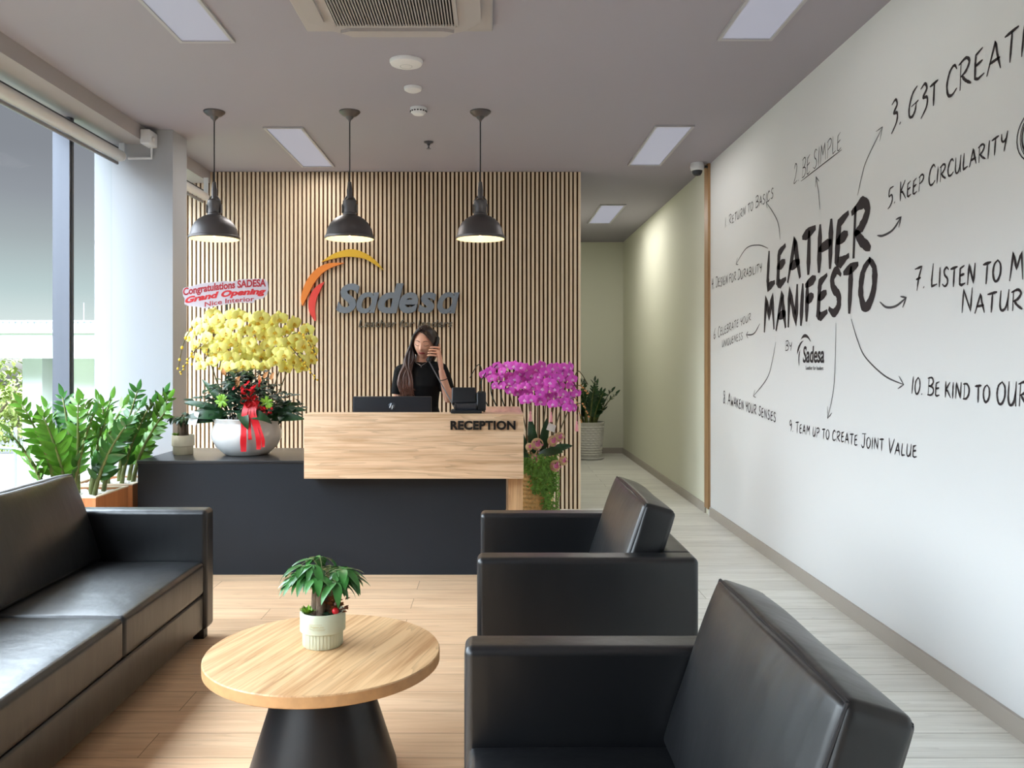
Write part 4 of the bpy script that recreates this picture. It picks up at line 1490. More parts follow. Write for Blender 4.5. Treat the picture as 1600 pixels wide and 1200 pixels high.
def planter(loc_, w, l, h, label, seed, stalks, leafm):
    t = thing('potted_zz_plant', label, 'potted plant', loc_)
    rnd = random.Random(seed)
    b = MB()
    k = 0.018
    box(b, -w / 2, w / 2, -l / 2, -l / 2 + k, 0, h)
    box(b, -w / 2, w / 2, l / 2 - k, l / 2, 0, h)
    box(b, -w / 2, -w / 2 + k, -l / 2 + k, l / 2 - k, 0, h)
    box(b, w / 2 - k, w / 2, -l / 2 + k, l / 2 - k, 0, h)
    box(b, -w / 2 + k, w / 2 - k, -l / 2 + k, l / 2 - k, 0, 0.03)
    b.build('planter_box', M['planter'], t, smooth=False)
    b = MB()
    e = 0.002
    box(b, -w / 2 - e, w / 2 + e, -l / 2 - e, -l / 2 + k + e, h, h + 0.008)
    box(b, -w / 2 - e, w / 2 + e, l / 2 - k - e, l / 2 + e, h, h + 0.008)
    box(b, -w / 2 - e, -w / 2 + k + e, -l / 2 + k, l / 2 - k, h, h + 0.008)
    box(b, w / 2 - k - e, w / 2 + e, -l / 2 + k, l / 2 - k, h, h + 0.008)
    b.build('planter_rim', M['planter_rim'], t, smooth=False)
    b = MB()
    box(b, -w / 2 + k, w / 2 - k, -l / 2 + k, l / 2 - k, h - 0.08, h - 0.03)
    b.build('soil', M['soil'], t, smooth=False)
    b = MB()
    pebbles(b, rnd, -w / 2 + 0.04, w / 2 - 0.04, -l / 2 + 0.04, l / 2 - 0.04, h - 0.022, 240, 0.018)
    o = b.build('pebbles', M['pebble'], t)
    o['kind'] = 'stuff'
    for i, (bx, by, lx, ly, ln) in enumerate(stalks):
        leafm = M['leaf_zz_mid'] if i % 3 == 1 else M['leaf_zz']
        zz_stalk(rnd, (bx, by, h - 0.04), (lx, ly, 0), ln, rnd.randint(11, 13), 0.10).build('stalk', [M['stem_zz'], M['leaf_zz_dark'] if leafm is None else leafm], t, angle=0)
    return t
planter((-2.58, 5.175, 0), 0.43, 0.44, 0.575, 'zamioculcas plant in the nearer wooden planter box by the window', 21,
        [(-.02, -.10, -.10, -.08, .58), (.03, -.12, .16, -.08, .60), (-.10, -.06, -.16, -.10, .66), (.08, .0, .20, .0, .64), (-.06, .08, -.10, .04, .70),
         (.04, .08, .10, .06, .68), (-.13, -.12, -.13, -.16, .48), (.12, -.04, .24, -.10, .52), (0, 0, .02, -.04, .66), (-.12, .1, -.14, .02, .62), (.1, .12, .2, .08, .62)], M['leaf_zz'])
planter((-2.58, 5.68, 0), 0.43, 0.44, 0.575, 'zamioculcas plant in the farther wooden planter box by the column', 22,
        [(.0, -.10, .0, -.08, .62), (.08, -.08, .22, -.04, .64), (-.08, 0, -.12, -.04, .66), (.1, .06, .24, .0, .66), (.0, .06, .12, .02, .72), (.12, 0, .26, -.08, .58), (-.1, .1, -.08, .04, .64), (.05, .1, .22, .06, .70)], M['leaf_zz'])

# plant at the end of the corridor
t = thing('potted_zz_plant', 'dark green zamioculcas in a white patterned pot at the end of the corridor', 'potted plant', (1.36, 11.75, 0))
rnd = random.Random(31)
b = MB()
lathe(b, [(0.165, 0.03), (0.165, 0.035), (0.20, 0.30), (0.215, 0.50), (0.222, 0.51), (0.222, 0.525), (0.20, 0.525), (0.195, 0.46)], 64, capb=False,
      ripple=lambda an, z: 1 + (0.018 * math.cos(16 * an + z * 40) * math.cos(z * 45) if 0.04 < z < 0.49 else 0))
for q in range(12):
    z = 0.06 + q * 0.035
    lathe(b, [(0.168 + 0.047 * z / 0.5, z), (0.176 + 0.047 * z / 0.5, z + 0.012), (0.168 + 0.049 * z / 0.5, z + 0.025)], 64, capa=False, capb=False,
          ripple=lambda an, zz, q=q: 1 + 0.02 * math.cos(18 * an + q * PI))
b.build('pot', M['pot_white'], t)
b = MB()
lathe(b, [(0.17, 0), (0.205, 0.012), (0.21, 0.032), (0.16, 0.032)], 40)
b.build('saucer', M['pot_white'], t)
b = MB()
lathe(b, [(0.198, 0.46), (0.001, 0.475)], 30, capa=False, capb=False)
b.build('soil', M['soil'], t)
for i in range(13):
    an = i * 2.4
    r = 0.05 + 0.08 * (i / 13)
    lx = math.cos(an) * rnd.uniform(.08, .30)
    zz_stalk(rnd, (math.cos(an) * r, math.sin(an) * r, 0.46), (lx + 0.02, math.sin(an) * 0.16, 0), rnd.uniform(.50, .72), 11, 0.10).build('stalk', [M['stem_zz'], M['leaf_zz_dark']], t, angle=0)

def money_plant(loc_, label, pot, ph, rim, seed, lm, crown, leafn, berries):
    """stubby tree with hand shaped leaves in a fluted pot"""
    t = thing('potted_money_tree', label, 'potted plant', loc_)
    rnd = random.Random(seed)
    b = MB()
    rb = rim * 0.88
    lathe(b, [(rb * 0.93, 0), (rb, 0.006), (rb, ph * 0.42)], 96, capb=False, ripple=lambda an, z: 1 + 0.018 * math.cos(36 * an))
    lathe(b, [(rb, ph * 0.42), (rim, ph * 0.46), (rim, ph * 0.96), (rim - 0.003, ph), (rim - 0.007, ph), (rim - 0.008, ph * 0.86)], 48, capa=False, capb=False)
    p = b.build('pot', M[pot], t)
    b = MB()
    lathe(b, [(rim - 0.007, ph * 0.88), (0.001, ph * 0.9)], 24, capa=False, capb=False)
    b.build('soil', M['soil'], t)
    b = MB()
    for (x, y, r, h) in ((-0.022, 0.0, 0.017, 0.13), (0.016, 0.008, 0.018, 0.125), (-0.003, -0.016, 0.016, 0.115)):
        s = rim / 0.076
        tube(b, [(x * s, y * s, ph * 0.8), (x * s * 0.95, y * s, ph + h * s * 0.4), (x * s * 0.8, y * s, ph + h * s * 0.75)], [r * 1.1 * s, r * s, r * 0.9 * s], 10, rnd=True)
    b.build('trunk', M['bark'], t)
    b = MB()
    s = rim / 0.076
    for i in range(leafn):
        an = i * 2.39996 + rnd.uniform(-.3, .3)
        el = rnd.uniform(0.05, 1.1)
        rr = crown * rnd.uniform(0.35, 0.75)
        st = Vector((0, 0, ph + 0.085 * s))
        hub = st + Vector((math.cos(an) * math.cos(el) * rr, math.sin(an) * math.cos(el) * rr, math.sin(el) * rr * 0.8 + 0.01))
        tube(b, catmull([st, (st + hub) / 2 + Vector((0, 0, 0.02)), hub], 3), 0.0015 * s, 5)
        out = Vector((math.cos(an), math.sin(an), 0.0))
        nl = 6
        for k in range(nl):
            a2 = an + (k - (nl - 1) / 2) * 0.72
            dv = Vector((math.cos(a2), math.sin(a2), rnd.uniform(-.25, .15)))
            ll = crown * rnd.uniform(0.48, 0.72) * (1.0 if 0 < k < nl - 1 else 0.7)
            leaf(b, hub, dv, (0, 0, 1), ll, ll * 0.34, rnd.uniform(.5, 1.1), 0.10, 1, 6)
    b.build('foliage', [M['stem_zz'], M[lm]], t, angle=0)
    b = MB()
    for i in range(26):
        an, dv = rnd.uniform(0, 6.28), rnd.uniform(.3, 1)
        c = Vector((-rim * 0.58 + math.cos(an) * 0.008 * s, -rim * 0.30 + math.sin(an) * 0.008 * s, ph * 0.95))
        leaf(b, c, (math.cos(an) * dv, math.sin(an) * dv, 1.1), (0, 0, 1), 0.030 * s, 0.011 * s, 0.4, 0.2, 0, 3)
    b.build('succulent', M['leaf_lime'], t, angle=0)
    if berries:
        b = MB()
        for i in range(90):
            an, dv = rnd.uniform(0, 6.28), rnd.uniform(.2, 1)
            c = Vector((rim * 0.62 + rnd.gauss(0, .013), -rim * 0.22 + rnd.gauss(0, .010), ph + rnd.uniform(-.005, .038)))
            leaf(b, c, (math.cos(an) * dv, math.sin(an) * dv, rnd.uniform(.1, .8)), (0, -.5, 1), 0.022, 0.013, 0.5, 0.2, 0, 3)
        b.build('rust_leaves', M['leaf_rust'], t, angle=0)
        b = MB()
        ball(b, (rim * 0.66, -rim * 0.52, ph + 0.008), 0.0115, 14, 10)
        b.build('berry', M['red_berry'], t)
        b = MB()
        for i in range(40):
            an = rnd.uniform(0, 6.28)
            c = Vector((rim * 0.30 + rnd.gauss(0, .008), -rim * 0.50 + rnd.gauss(0, .006), ph - 0.004))
            leaf(b, c, (math.cos(an), math.sin(an), .7), (0, 0, 1), 0.014, 0.007, 0.4, 0.2, 0, 2)
        b.build('moss', M['leaf_deep'], t, angle=0)
        # gold print on the front of the pot
        b = MB()
        def face(u, v):
            a = u / rim
            return Vector((math.sin(a) * (rim + 0.0006), -math.cos(a) * (rim + 0.0006), v))
        def strip(u0, v0, u1, v1, w):
            n = 8
            pts = [face(u0 + (u1 - u0) * i / n, v0 + (v1 - v0) * i / n) for i in range(n + 1)]
            tube(b, pts, w, 5)
        for (a, c, d, e) in ((-.030, .090, .012, .090), (-.030, .074, -.030, .090), (-.030, .074, .024, .074)):
            strip(a, c, d, e, 0.0004)
        v, f = text_geo('Suggest you', 0.0, 0.0, 0.2)
        x1 = max(p[0] for p in v)
        b.add([face(-.027 + p[0] / x1 * 0.046, 0.080 + p[1] * 0.0085) for p in v], f)
        for q in range(9):
            strip(-.018 + q * .0045, .0705, -.0155 + q * .0045, .0705, 0.0004)
        b.build('gold_print', M['gold'], p, smooth=False)
    return t
money_plant((-0.580, 2.84, 0.428), 'small money tree in a pale fluted pot on the round coffee table', 'ceramic_cream', 0.118, 0.0765, 41, 'leaf_money', 0.148, 27, True)
money_plant((-2.155, 5.79, 0.742), 'small money tree in a tan pot on the left end of the black desk', 'ceramic_tan', 0.135, 0.076, 42, 'leaf_zz_dark', 0.105, 16, False)

# =================================================================== ORCHID ARRANGEMENTS
def flower_mesh(name, pm, lm, seed):
    """moth orchid bloom facing -y, about 0.05 in radius"""
    rnd = random.Random(seed)
    mb = MB()
    def petal(an, ln, wd, y0, cupy):
        d = Vector((math.cos(an), 0, math.sin(an)))
        s = Vector((-math.sin(an), 0, math.cos(an)))
        n = 6
        v, f = [], []
        for i in range(n + 1):
            t = i / n
            w = wd * 0.5 * (math.sin(PI * (0.08 + 0.92 * t) ** 0.85) ** 0.6 if t < 1 else 0.12)
            y = y0 - cupy * math.sin(t * PI * 0.6) + 0.006 * t * t
            for q in (-1, -0.5, 0, 0.5, 1):
                v.append(d * ln * t + s * w * q + Vector((0, y + 0.004 * q * q - 0.002, 0)))
        for i in range(n):
            for q in range(4):
                a = i * 5 + q
                f.append((a, a + 1, a + 6, a + 5))
        mb.add(v, f, 0)
    for an in (90, 212, 328):
        petal(math.radians(an), 0.046, 0.036, 0.004, 0.004)
    for an in (12, 168):
        petal(math.radians(an), 0.050, 0.058, 0.0, 0.008)
    for an in (-90, -40, -140):
        d = Vector((math.cos(math.radians(an)), -0.8, math.sin(math.radians(an))))
        leaf(mb, (0, -0.002, 0), d, (0, -1, 0.5), 0.022, 0.014, 0.6, 0.2, 1, 3)
    ball(mb, (0, -0.006, 0.001), 0.005, 8, 5, 1)
    o = mb.build(name, [pm, lm], None, angle=0)
    return o
def inside(p, poly):
    c, n = False, len(poly)
    for i in range(n):
        (x1, y1), (x2, y2) = poly[i], poly[(i + 1) % n]
        if (y1 > p[1]) != (y2 > p[1]) and p[0] < (x2 - x1) * (p[1] - y1) / (y2 - y1) + x1:
            c = not c
    return c
def scatter(poly, gap, rnd, limit):
    xs, zs = [p[0] for p in poly], [p[1] for p in poly]
    out = []
    for i in range(9000):
        p = (rnd.uniform(min(xs), max(xs)), rnd.uniform(min(zs), max(zs)))
        if inside(p, poly) and all((p[0] - q[0]) ** 2 + (p[1] - q[1]) ** 2 > gap * gap for q in out):
            out.append(p)
            if len(out) >= limit:
                break
    return out
def blooms(root, poly, gap, limit, pm, lm, seed, scale, depth):
    rnd = random.Random(seed)
    pts = scatter(poly, gap, rnd, limit)
    proto = None
    cx = sum(p[0] for p in poly) / len(poly)
    hw = (max(p[0] for p in poly) - min(p[0] for p in poly)) / 2
    res = []
    for (x, z) in pts:
        u = (x - cx) / hw
        y = -depth * math.sqrt(max(0, 1 - u * u)) * rnd.uniform(0.2, 1.0) + rnd.uniform(-0.02, 0.05)
        if proto is None:
            o = proto = flower_mesh('flower', pm, lm, seed)
        else:
            o = proto.copy()
            COL.objects.link(o)
        o.parent = root
        o.location = (x, y, z)
        s = scale * rnd.uniform(0.85, 1.12)
        o.scale = (s, s, s)
        o.rotation_euler = Euler((rnd.uniform(-.35, .25), rnd.uniform(-.25, .25), u * 0.7 + rnd.uniform(-.45, .45)))
        res.append(Vector((x, y, z)))
    return res
def strap_leaf(root, base, d, ln, wd, droop, m):
    b = MB()
    leaf(b, base, d, (0, -0.85, 0.55), ln, wd, droop, 0.10, 0, 9, 0.3)
    b.build('strap_leaf', m, root, angle=0)
def ribbon_strip(mb, pts, w, side):
    P = catmull(pts, 5)
    side = Vector(side)
    v, f = [], []
    for i, p in enumerate(P):
        s = side + Vector((0, 0.25 * math.sin(i * 0.9), 0))
        v += [p - s * w / 2, p + s * w / 2]
    for i in range(len(P) - 1):
        f.append((2 * i, 2 * i + 1, 2 * i + 3, 2 * i + 2))
    mb.add(v, f)

# yellow orchids on the desk
t = thing('orchid_arrangement', 'large yellow orchid arrangement in a white bowl with a red ribbon', 'orchids', (-1.714, 5.80, 0.742))
rnd = random.Random(51)
b = MB()
lathe(b, [(0.135, 0), (0.15, 0.006), (0.205, 0.055), (0.236, 0.115), (0.238, 0.15), (0.222, 0.20), (0.214, 0.222), (0.226, 0.246), (0.230, 0.252), (0.224, 0.256), (0.205, 0.235), (0.205, 0.20)], 72, capb=False,
      ripple=lambda an, z: 1 + (0.025 * math.cos(12 * an) * (z - 0.20) / 0.05 if z > 0.20 else 0))
b.build('bowl', M['ceramic'], t)
b = MB()
lathe(b, [(0.207, 0.20), (0.001, 0.225)], 32, capa=False, capb=False)
b.build('moss', M['soil'], t)
polyY = [(-.42, .78), (-.40, .88), (-.24, .975), (.02, .955), (.25, .94), (.42, .88), (.47, .78), (.46, .66), (.40, .60), (.24, .60), (.02, .60), (-.26, .60), (-.34, .68)]
F = blooms(t, polyY, 0.055, 98, M['yellow_petal'], M['yellow_lip'], 52, 1.14, 0.20)
for i in range(9):
    x0 = -.13 + i * 0.033
    x1 = -.36 + i * 0.095
    ty = 0.04 + 0.03 * (i % 2)
    b = MB()
    sgn = -1 if i < 4 else 1
    tip = Vector((x1 + sgn * 0.10, -0.05, 0.60 + 0.03 * (i % 3)))
    P = catmull([(x0, 0.02, 0.20), (x0 + (x1 - x0) * .4, ty, 0.50), (x1 * 0.9, ty, 0.80), (x1, 0.0, 0.90), (x1 + sgn * 0.06, -0.05, 0.78), tip], 5)
    tube(b, P, 0.0042, 6)
    for q in range(6):
        p = P[-1 - q * 2]
        ball(b, (p.x, p.y - 0.006, p.z - 0.004), 0.008 + 0.001 * q, 7, 5, 1, (1, 1, 1.2))
    b.build('flower_stem', [M['orchid_stem'], M['yellow_lip']], t)
for tip in ((.50, .70), (.51, .52), (-.42, .56)):
    b = MB()
    P = catmull([(tip[0] * .55, -0.1, .80), (tip[0] * .8, -0.12, tip[1] + .14), (tip[0], -0.12, tip[1])], 7)
    tube(b, P, 0.003, 6)
    for q in range(8):
        p = P[-1 - q]
        ball(b, (p.x + 0.006 * (-1) ** q, p.y, p.z), 0.0065 + 0.0006 * q, 7, 5, 1)
    b.build('flower_stem', [M['orchid_stem'], M['yellow_lip']], t)
b = MB()
for i in range(560):
    c = Vector((rnd.gauss(0, .14), rnd.gauss(0, .09) - 0.02, rnd.uniform(.27, .56) - 0))
    k = 1 - abs(c.x) / 0.45
    c.z = 0.25 + (c.z - 0.25) * max(0.3, k + 0.2)
    an = rnd.uniform(0, 6.28)
    leaf(b, c, (math.cos(an), math.sin(an) - 0.3, rnd.uniform(-.3, .7)), (0, -0.4, 1), rnd.uniform(.055, .095), rnd.uniform(.032, .05), rnd.uniform(.2, .8), 0.12, 0, 4)
b.build('foliage', M['leaf_deep'], t, angle=0)
for (bx, by, bz, dx, dy, dz, ln, wd, dr) in ((-.12, -.05, .28, -1, -.3, .55, .32, .06, .6), (-.14, -.06, .25, -1, -.25, .25, .26, .08, .55), (-.1, -.1, .26, -1, -.5, .35, .30, .075, .8),
        (-.16, -.08, .25, -.8, -.5, .2, .22, .075, .9), (.12, -.05, .28, 1, -.3, .3, .32, .07, .5), (.14, -.08, .26, 1, -.35, .15, .30, .08, .45), (.10, .05, .28, 1, .2, .5, .30, .06, .6),
        (.02, -.17, .30, .05, -.55, .25, .20, .075, 2.0), (.05, -.18, .27, .15, -.5, .3, .24, .075, 2.2), (-.13, 0, .3, -.7, .1, .9, .34, .05, .5), (0, .1, .28, .2, 1, .5, .28, .07, .8), (-.1, .1, .28, -.5, .8, .4, .26, .07, .8)):
    strap_leaf(t, (bx, by, bz), (dx, dy, dz), ln, wd, dr, M['leaf_dark'])
for (x, z) in ((-.11, .38), (.19, .37)):
    b = MB()
    for i in range(26):
        an = rnd.uniform(0, 6.28)
        leaf(b, (x, -.20, z), (math.cos(an), -0.6 * rnd.random(), math.sin(an)), (0, -1, 0.3), 0.05, 0.018, 0.5, 0.2, 0, 3)
    b.build('succulent', M['leaf_lime'], t, angle=0)
b = MB()
for i in range(7):
    an = i * 0.9
    r = 0.05
    d = Vector((math.cos(an), -0.4, math.sin(an)))
    s = Vector((-math.sin(an), 0, math.cos(an)))
    c = Vector((.09, -.235, .40))
    ribbon_strip(b, [c, c + d * r * 0.7 + s * 0.02, c + d * r * 1.25, c + d * r * 0.7 - s * 0.02, c], 0.026, (0.2, -0.9, 0.3))
for i in range(16):
    c = Vector((rnd.gauss(.09, .04), -.235 + rnd.uniform(-.02, .02), rnd.uniform(.33, .50)))
    an = rnd.uniform(0, 6.28)
    ribbon_strip(b, [c, c + Vector((math.cos(an) * .025, -.012, math.sin(an) * .025)), c + Vector((math.cos(an) * .03, .01, math.sin(an) * .03 + .02))], 0.02, (0.5, 0.5, 0.5))
for (x0, x1, z1, w) in ((.060, .055, .045, .040), (.105, .155, .06, .032), (.125, .185, .075, .022), (.085, .10, .14, .024)):
    ribbon_strip(b, [(x0 + .02, -.235, .38), (x0, -.255, .31), ((x0 + x1) / 2, -.262, .22), (x1, -.268, .13), (x1, -.262, z1)], w, (1, 0, 0.05))
b.build('ribbon', M['ribbon'], t, angle=0)
b = MB()
for i in range(30):
    c = Vector((rnd.gauss(.15, .035), -.20 + rnd.uniform(-.02, .02), rnd.uniform(.29, .34)))
    ball(b, c, 0.009, 8, 5)
o = b.build('berries', M['ribbon'], t)
o['kind'] = 'stuff'
for (x, z) in ((-.03, .50), (-.02, .47), (.14, .50), (.16, .53), (-.10, .55), (.21, .52)):
    b = MB()
    leaf(b, (x, -.16, z), (rnd.uniform(-.4, .4), -.3, .6), (0, -1, .2), .06, .03, .8, .25, 0, 4)
    b.build('dried_bract', M['orange_dry'], t, angle=0)
b = MB()
b.add([(-.37, -.12, .22), (-.30, -.16, .21), (-.28, -.15, .30), (-.35, -.11, .31), (-.37, -.117, .22), (-.30, -.157, .21), (-.28, -.147, .30), (-.35, -.107, .31)],
      [(0, 1, 2, 3), (7, 6, 5, 4), (0, 4, 5, 1), (1, 5, 6, 2), (2, 6, 7, 3), (3, 7, 4, 0)])
b.build('paper_tag', M['tag'], t, smooth=False)

# greeting card on a stick above the yellow orchids
t = thing('greeting_sign', 'pale cut out congratulation sign with red print above the yellow orchids', 'sign', (-1.86, 5.78, 1.36))
def gs(u, v, d=0.0):
    """u, v in pixels of the photo crop, put on the sign's own tilted plane"""
    p = at(280 + u / 10.667, 425 + v / 10.667, 5.74)
    return Vector((p.x + 1.86, -0.04 - d, p.z - 1.36))
edge = [(60, 310), (80, 265), (200, 240), (350, 195), (500, 175), (620, 165), (760, 150), (900, 160), (1010, 125), (1150, 118), (1300, 112), (1430, 120), (1480, 180), (1490, 300), (1460, 380), (1400, 440), (1260, 470), (1250, 515), (1000, 510), (760, 545), (600, 570), (430, 605), (300, 580), (160, 570), (90, 535), (95, 440), (70, 400)]
b = MB()
prism(b, edge, gs, 0.0, 0.006)
b.build('board', M['card'], t, smooth=False)
def curved(s, u0, u1, b0, b1, bm_, hh, m, off, shear, nm, ref=None, lab=None):
    """text whose baseline bends from b0 through bm_ to b1"""
    b = MB()
    def fn(u, v, d):
        k = u
        base = b0 * (1 - k) ** 2 + 2 * bm_ * k * (1 - k) + b1 * k * k
        return gs(u0 + (u1 - u0) * k, base - v * hh, 0.0062 + d)
    text_add(b, s, fn, 1.0, 1.0, 0.0008, offset=off, shear=shear, ref=ref)
    o = b.build(nm, m, t, smooth=False)
    o['label'] = lab
curved('Congratulations SADESA', 70, 1450, 398, 245, 262, 128, M['card_red'], 0.035, 0.0, 'lettering', 'Cl', 'dark red top line reading Congratulations SADESA')
curved('Grand Opening', 105, 1450, 530, 375, 380, 108, M['card_red2'], 0.05, 0.25, 'lettering', 'GO', 'bright red middle line reading Grand Opening')
curved('Nice Interior', 430, 1255, 582, 488, 500, 78, M['card_red'], 0.015, 0.0, 'lettering', 'NI', 'thin dark red line reading Nice Interior')
b = MB()
tube(b, [gs(790, 520, -0.006), Vector((gs(800, 560).x, 0.0, -0.30))], 0.006, 6)
b.build('stick', M['stick'], t)

# magenta orchids standing behind the desk's right end
PX, PY = 0.315, 6.42
t = thing('orchid_arrangement', 'tall magenta orchid arrangement in a straw basket beside the desk', 'orchids', (PX, PY, 0))
rnd = random.Random(61)
b = MB()
lathe(b, [(0.125, 0), (0.13, 0.01)] + [(0.13 + 0.035 * i / 40 + (0.003 if i % 2 else -0.003), 0.012 + 0.66 * i / 40) for i in range(41)] + [(0.155, 0.67), (0.15, 0.60)], 60, capb=False,
      ripple=lambda an, z: 1 + 0.012 * math.cos(30 * an + (PI if int(z / 0.0165) % 2 else 0)))
b.build('basket', M['basket'], t)
b = MB()
lathe(b, [(0.153, 0.62), (0.001, 0.66)], 30, capa=False, capb=False)
b.build('moss', M['soil'], t)
k = PY / FPX
def mp(px, py): return (((px - HX) * k) - PX, EYE + (HY - py) * k)
polyM = [mp(*p) for p in ((754, 583), (765, 574), (790, 570), (815, 573), (870, 570), (890, 573), (895, 590), (900, 620), (898, 636), (890, 640), (872, 630), (850, 630), (825, 628), (805, 612), (775, 606), (765, 600))]
F = blooms(t, polyM, 0.046, 100, M['pink_petal'], M['pink_edge'], 62, 0.98, 0.20)
for i in range(11):
    x0 = -.10 + i * 0.022
    x1 = -.40 + i * 0.072
    b = MB()
    sgn = -1 if i < 4 else 1
    zt = 1.36 - 0.05 * (i % 2) - (0.05 if i > 8 else 0)
    P = catmull([(x0, 0.02, 0.62), (x0 + (x1 - x0) * .5, 0.05, 0.88), (x1 * 0.98, 0.04, 1.12), (x1, 0.03, zt - 0.05), (x1 + sgn * .03, -0.02, zt), (x1 + sgn * 0.09, -0.08, zt - 0.10)], 6)
    tube(b, P, [0.006 - 0.003 * q / (len(P) - 1) for q in range(len(P))], 6)
    b.build('flower_stem', M['stick'] if i < 3 else M['orchid_stem'], t)
for (x0, z0, x1, z1) in ((.30, 1.2, .41, 1.14), (.32, 1.06, .42, .96), (.28, 1.1, .36, .92)):
    b = MB()
    P = catmull([(x0, -.06, z0), ((x0 + x1) / 2, -.08, z0), (x1, -.08, z1)], 6)
    tube(b, P, 0.003, 6)
    for q in range(7):
        p = P[-1 - q]
        ball(b, (p.x, p.y, p.z + .004 * (-1) ** q), 0.007, 7, 5, 1)
    b.build('flower_stem', [M['orchid_stem'], M['orange_dry']], t)
for (bx, by, bz, dx, dy, dz, ln, wd, dr) in ((-.06, -.08, .68, -.3, -.4, 1, .30, .07, .5), (.0, -.1, .68, -.1, -.3, 1, .30, .075, .4), (.06, -.08, .68, .1, -.3, 1, .28, .07, .6), (-.08, 0, .68, -.6, .2, 1, .32, .07, .6),
        (.1, 0, .68, .9, -.2, .5, .22, .07, .7), (.05, .1, .68, .2, .9, .6, .26, .07, .8), (-.05, .1, .68, -.4, .8, .8, .28, .07, .7), (.03, -.1, .68, .8, -.5, .3, .20, .07, .5), (-.03, -.12, .66, -.1, -.9, .5, .18, .06, .9)):
    strap_leaf(t, (bx, by, bz), (dx, dy, dz), ln, wd, dr, M['leaf_dark'])
b = MB()
for i in range(620):
    an = rnd.uniform(-2.1, -0.5)
    r = 0.165 + rnd.uniform(0, .035)
    z = rnd.uniform(.42, .67) if rnd.random() < 0.75 else rnd.uniform(.06, .42)
    if z < .40:
        an = rnd.gauss(-0.95, .13)
    if math.cos(an) < -0.15 and z < .56:
        continue
    for q in range(3):
        leaf(b, (math.cos(an) * r + rnd.gauss(0, .01), math.sin(an) * r, z + rnd.gauss(0, .01)), (rnd.uniform(-1, 1), rnd.uniform(-1, .1), rnd.uniform(-1, .5)), (0, -1, 0.3), 0.032, 0.015, 0.5, 0.15, 0, 2)
o = b.build('trailing_moss', M['leaf_moss'], t, angle=0)
o['kind'] = 'stuff'
for i in range(7):
    b = MB()
    an = -0.10 - 0.10 * i
    r = 0.178 + 0.006 * (i % 3)
    z1 = rnd.uniform(.06, .25)
    P = catmull([(math.cos(an) * .12, math.sin(an) * .12, .66), (math.cos(an) * r, math.sin(an) * r, .60), (math.cos(an) * (r + .01), math.sin(an) * (r + .01), .4), (math.cos(an) * r, math.sin(an) * r, z1)], 8)
    tube(b, P, 0.002, 5)
    for q in range(6, len(P)):
        p = P[q]
        ball(b, (p.x + rnd.gauss(0, .003), p.y, p.z), 0.0055, 6, 4)
    b.build('trailing_vine', M['leaf_moss'], t)
for (px, py, s) in ((838, 691, 1.0), (862, 686, .9), (834, 713, .8), (866, 724, .95), (872, 680, .8), (878, 716, .75), (826, 695, .6)):
    x, z = mp(px, py)
    b = MB()
    for q in range(3):
        R_ = 0.042 * s * (1 - .2 * q)
        tube(b, [(x + R_ * math.cos(a * .35 + q), -.17 - .012 * q, z + R_ * math.sin(a * .35 + q)) for a in range(15)], [0.003 + 0.006 * math.sin(PI * a / 14) for a in range(15)], 6)
    for q in range(5):
        an = q * 1.25
        leaf(b, (x, -.185, z), (math.cos(an), -.6, math.sin(an)), (0, -1, 0), .046 * s, .028 * s, .4, .2, 1, 4)
    b.build('curled_bloom', [M['slipper'], M['slipper_pink']], t, angle=0)
for (px, py) in ((827, 640), (858, 641), (897, 655)):
    x, z = mp(px, py)
    b = MB()
    tube(b, [(x, -.21, z + .05), (x, -.21, z)], 0.0015, 5)
    lathe(b, [(0.004, 0), (0.007, -0.006), (0.005, -0.014), (0.009, -0.03), (0.013, -0.075), (0.001, -0.075)], 14, (x, -.21, z))
    b.build('tassel', M['tassel'], t)
b = MB()
x, z = mp(859, 668)
for dx in (0,):
    b.add([(x - .04, -.19, z), (x + .02, -.20, z - .02), (x + .035, -.19, z + .03), (x - .02, -.18, z + .05)], [(0, 1, 2, 3)])
    b.add([(x - .04, -.187, z), (x + .02, -.197, z - .02), (x + .035, -.187, z + .03), (x - .02, -.177, z + .05)], [(3, 2, 1, 0)])
b.build('paper_tag', M['tag'], t, smooth=False)

# =================================================================== RECEPTIONIST
def fused(name, mb, mats, parent, voxel, smooth_it=3, keep=None):
    """closes overlapping solids into one continuous skin"""
    me = bpy.data.meshes.new(name)
    me.from_pydata(mb.v, [], mb.f)
    bm = bmesh.new()
    bm.from_mesh(me)
    bmesh.ops.recalc_face_normals(bm, faces=bm.faces)
    bm.to_mesh(me)
    bm.free()
    ob = bpy.data.objects.new(name, me)
    COL.objects.link(ob)
    r = ob.modifiers.new('r', 'REMESH')
    r.mode = 'VOXEL'
    r.voxel_size = voxel
    r.adaptivity = 0.0
    s = ob.modifiers.new('s', 'SMOOTH')
    s.factor = 0.5
    s.iterations = smooth_it
    dg = bpy.context.evaluated_depsgraph_get()
    me2 = bpy.data.meshes.new_from_object(ob.evaluated_get(dg))
    ob.modifiers.clear()
    ob.data = me2
    me2.name = name
    me2.materials.clear()
    for m in mats:
        me2.materials.append(m)
    me2.polygons.foreach_set('use_smooth', [True] * len(me2.polygons))
    ob.parent = parent
    return ob

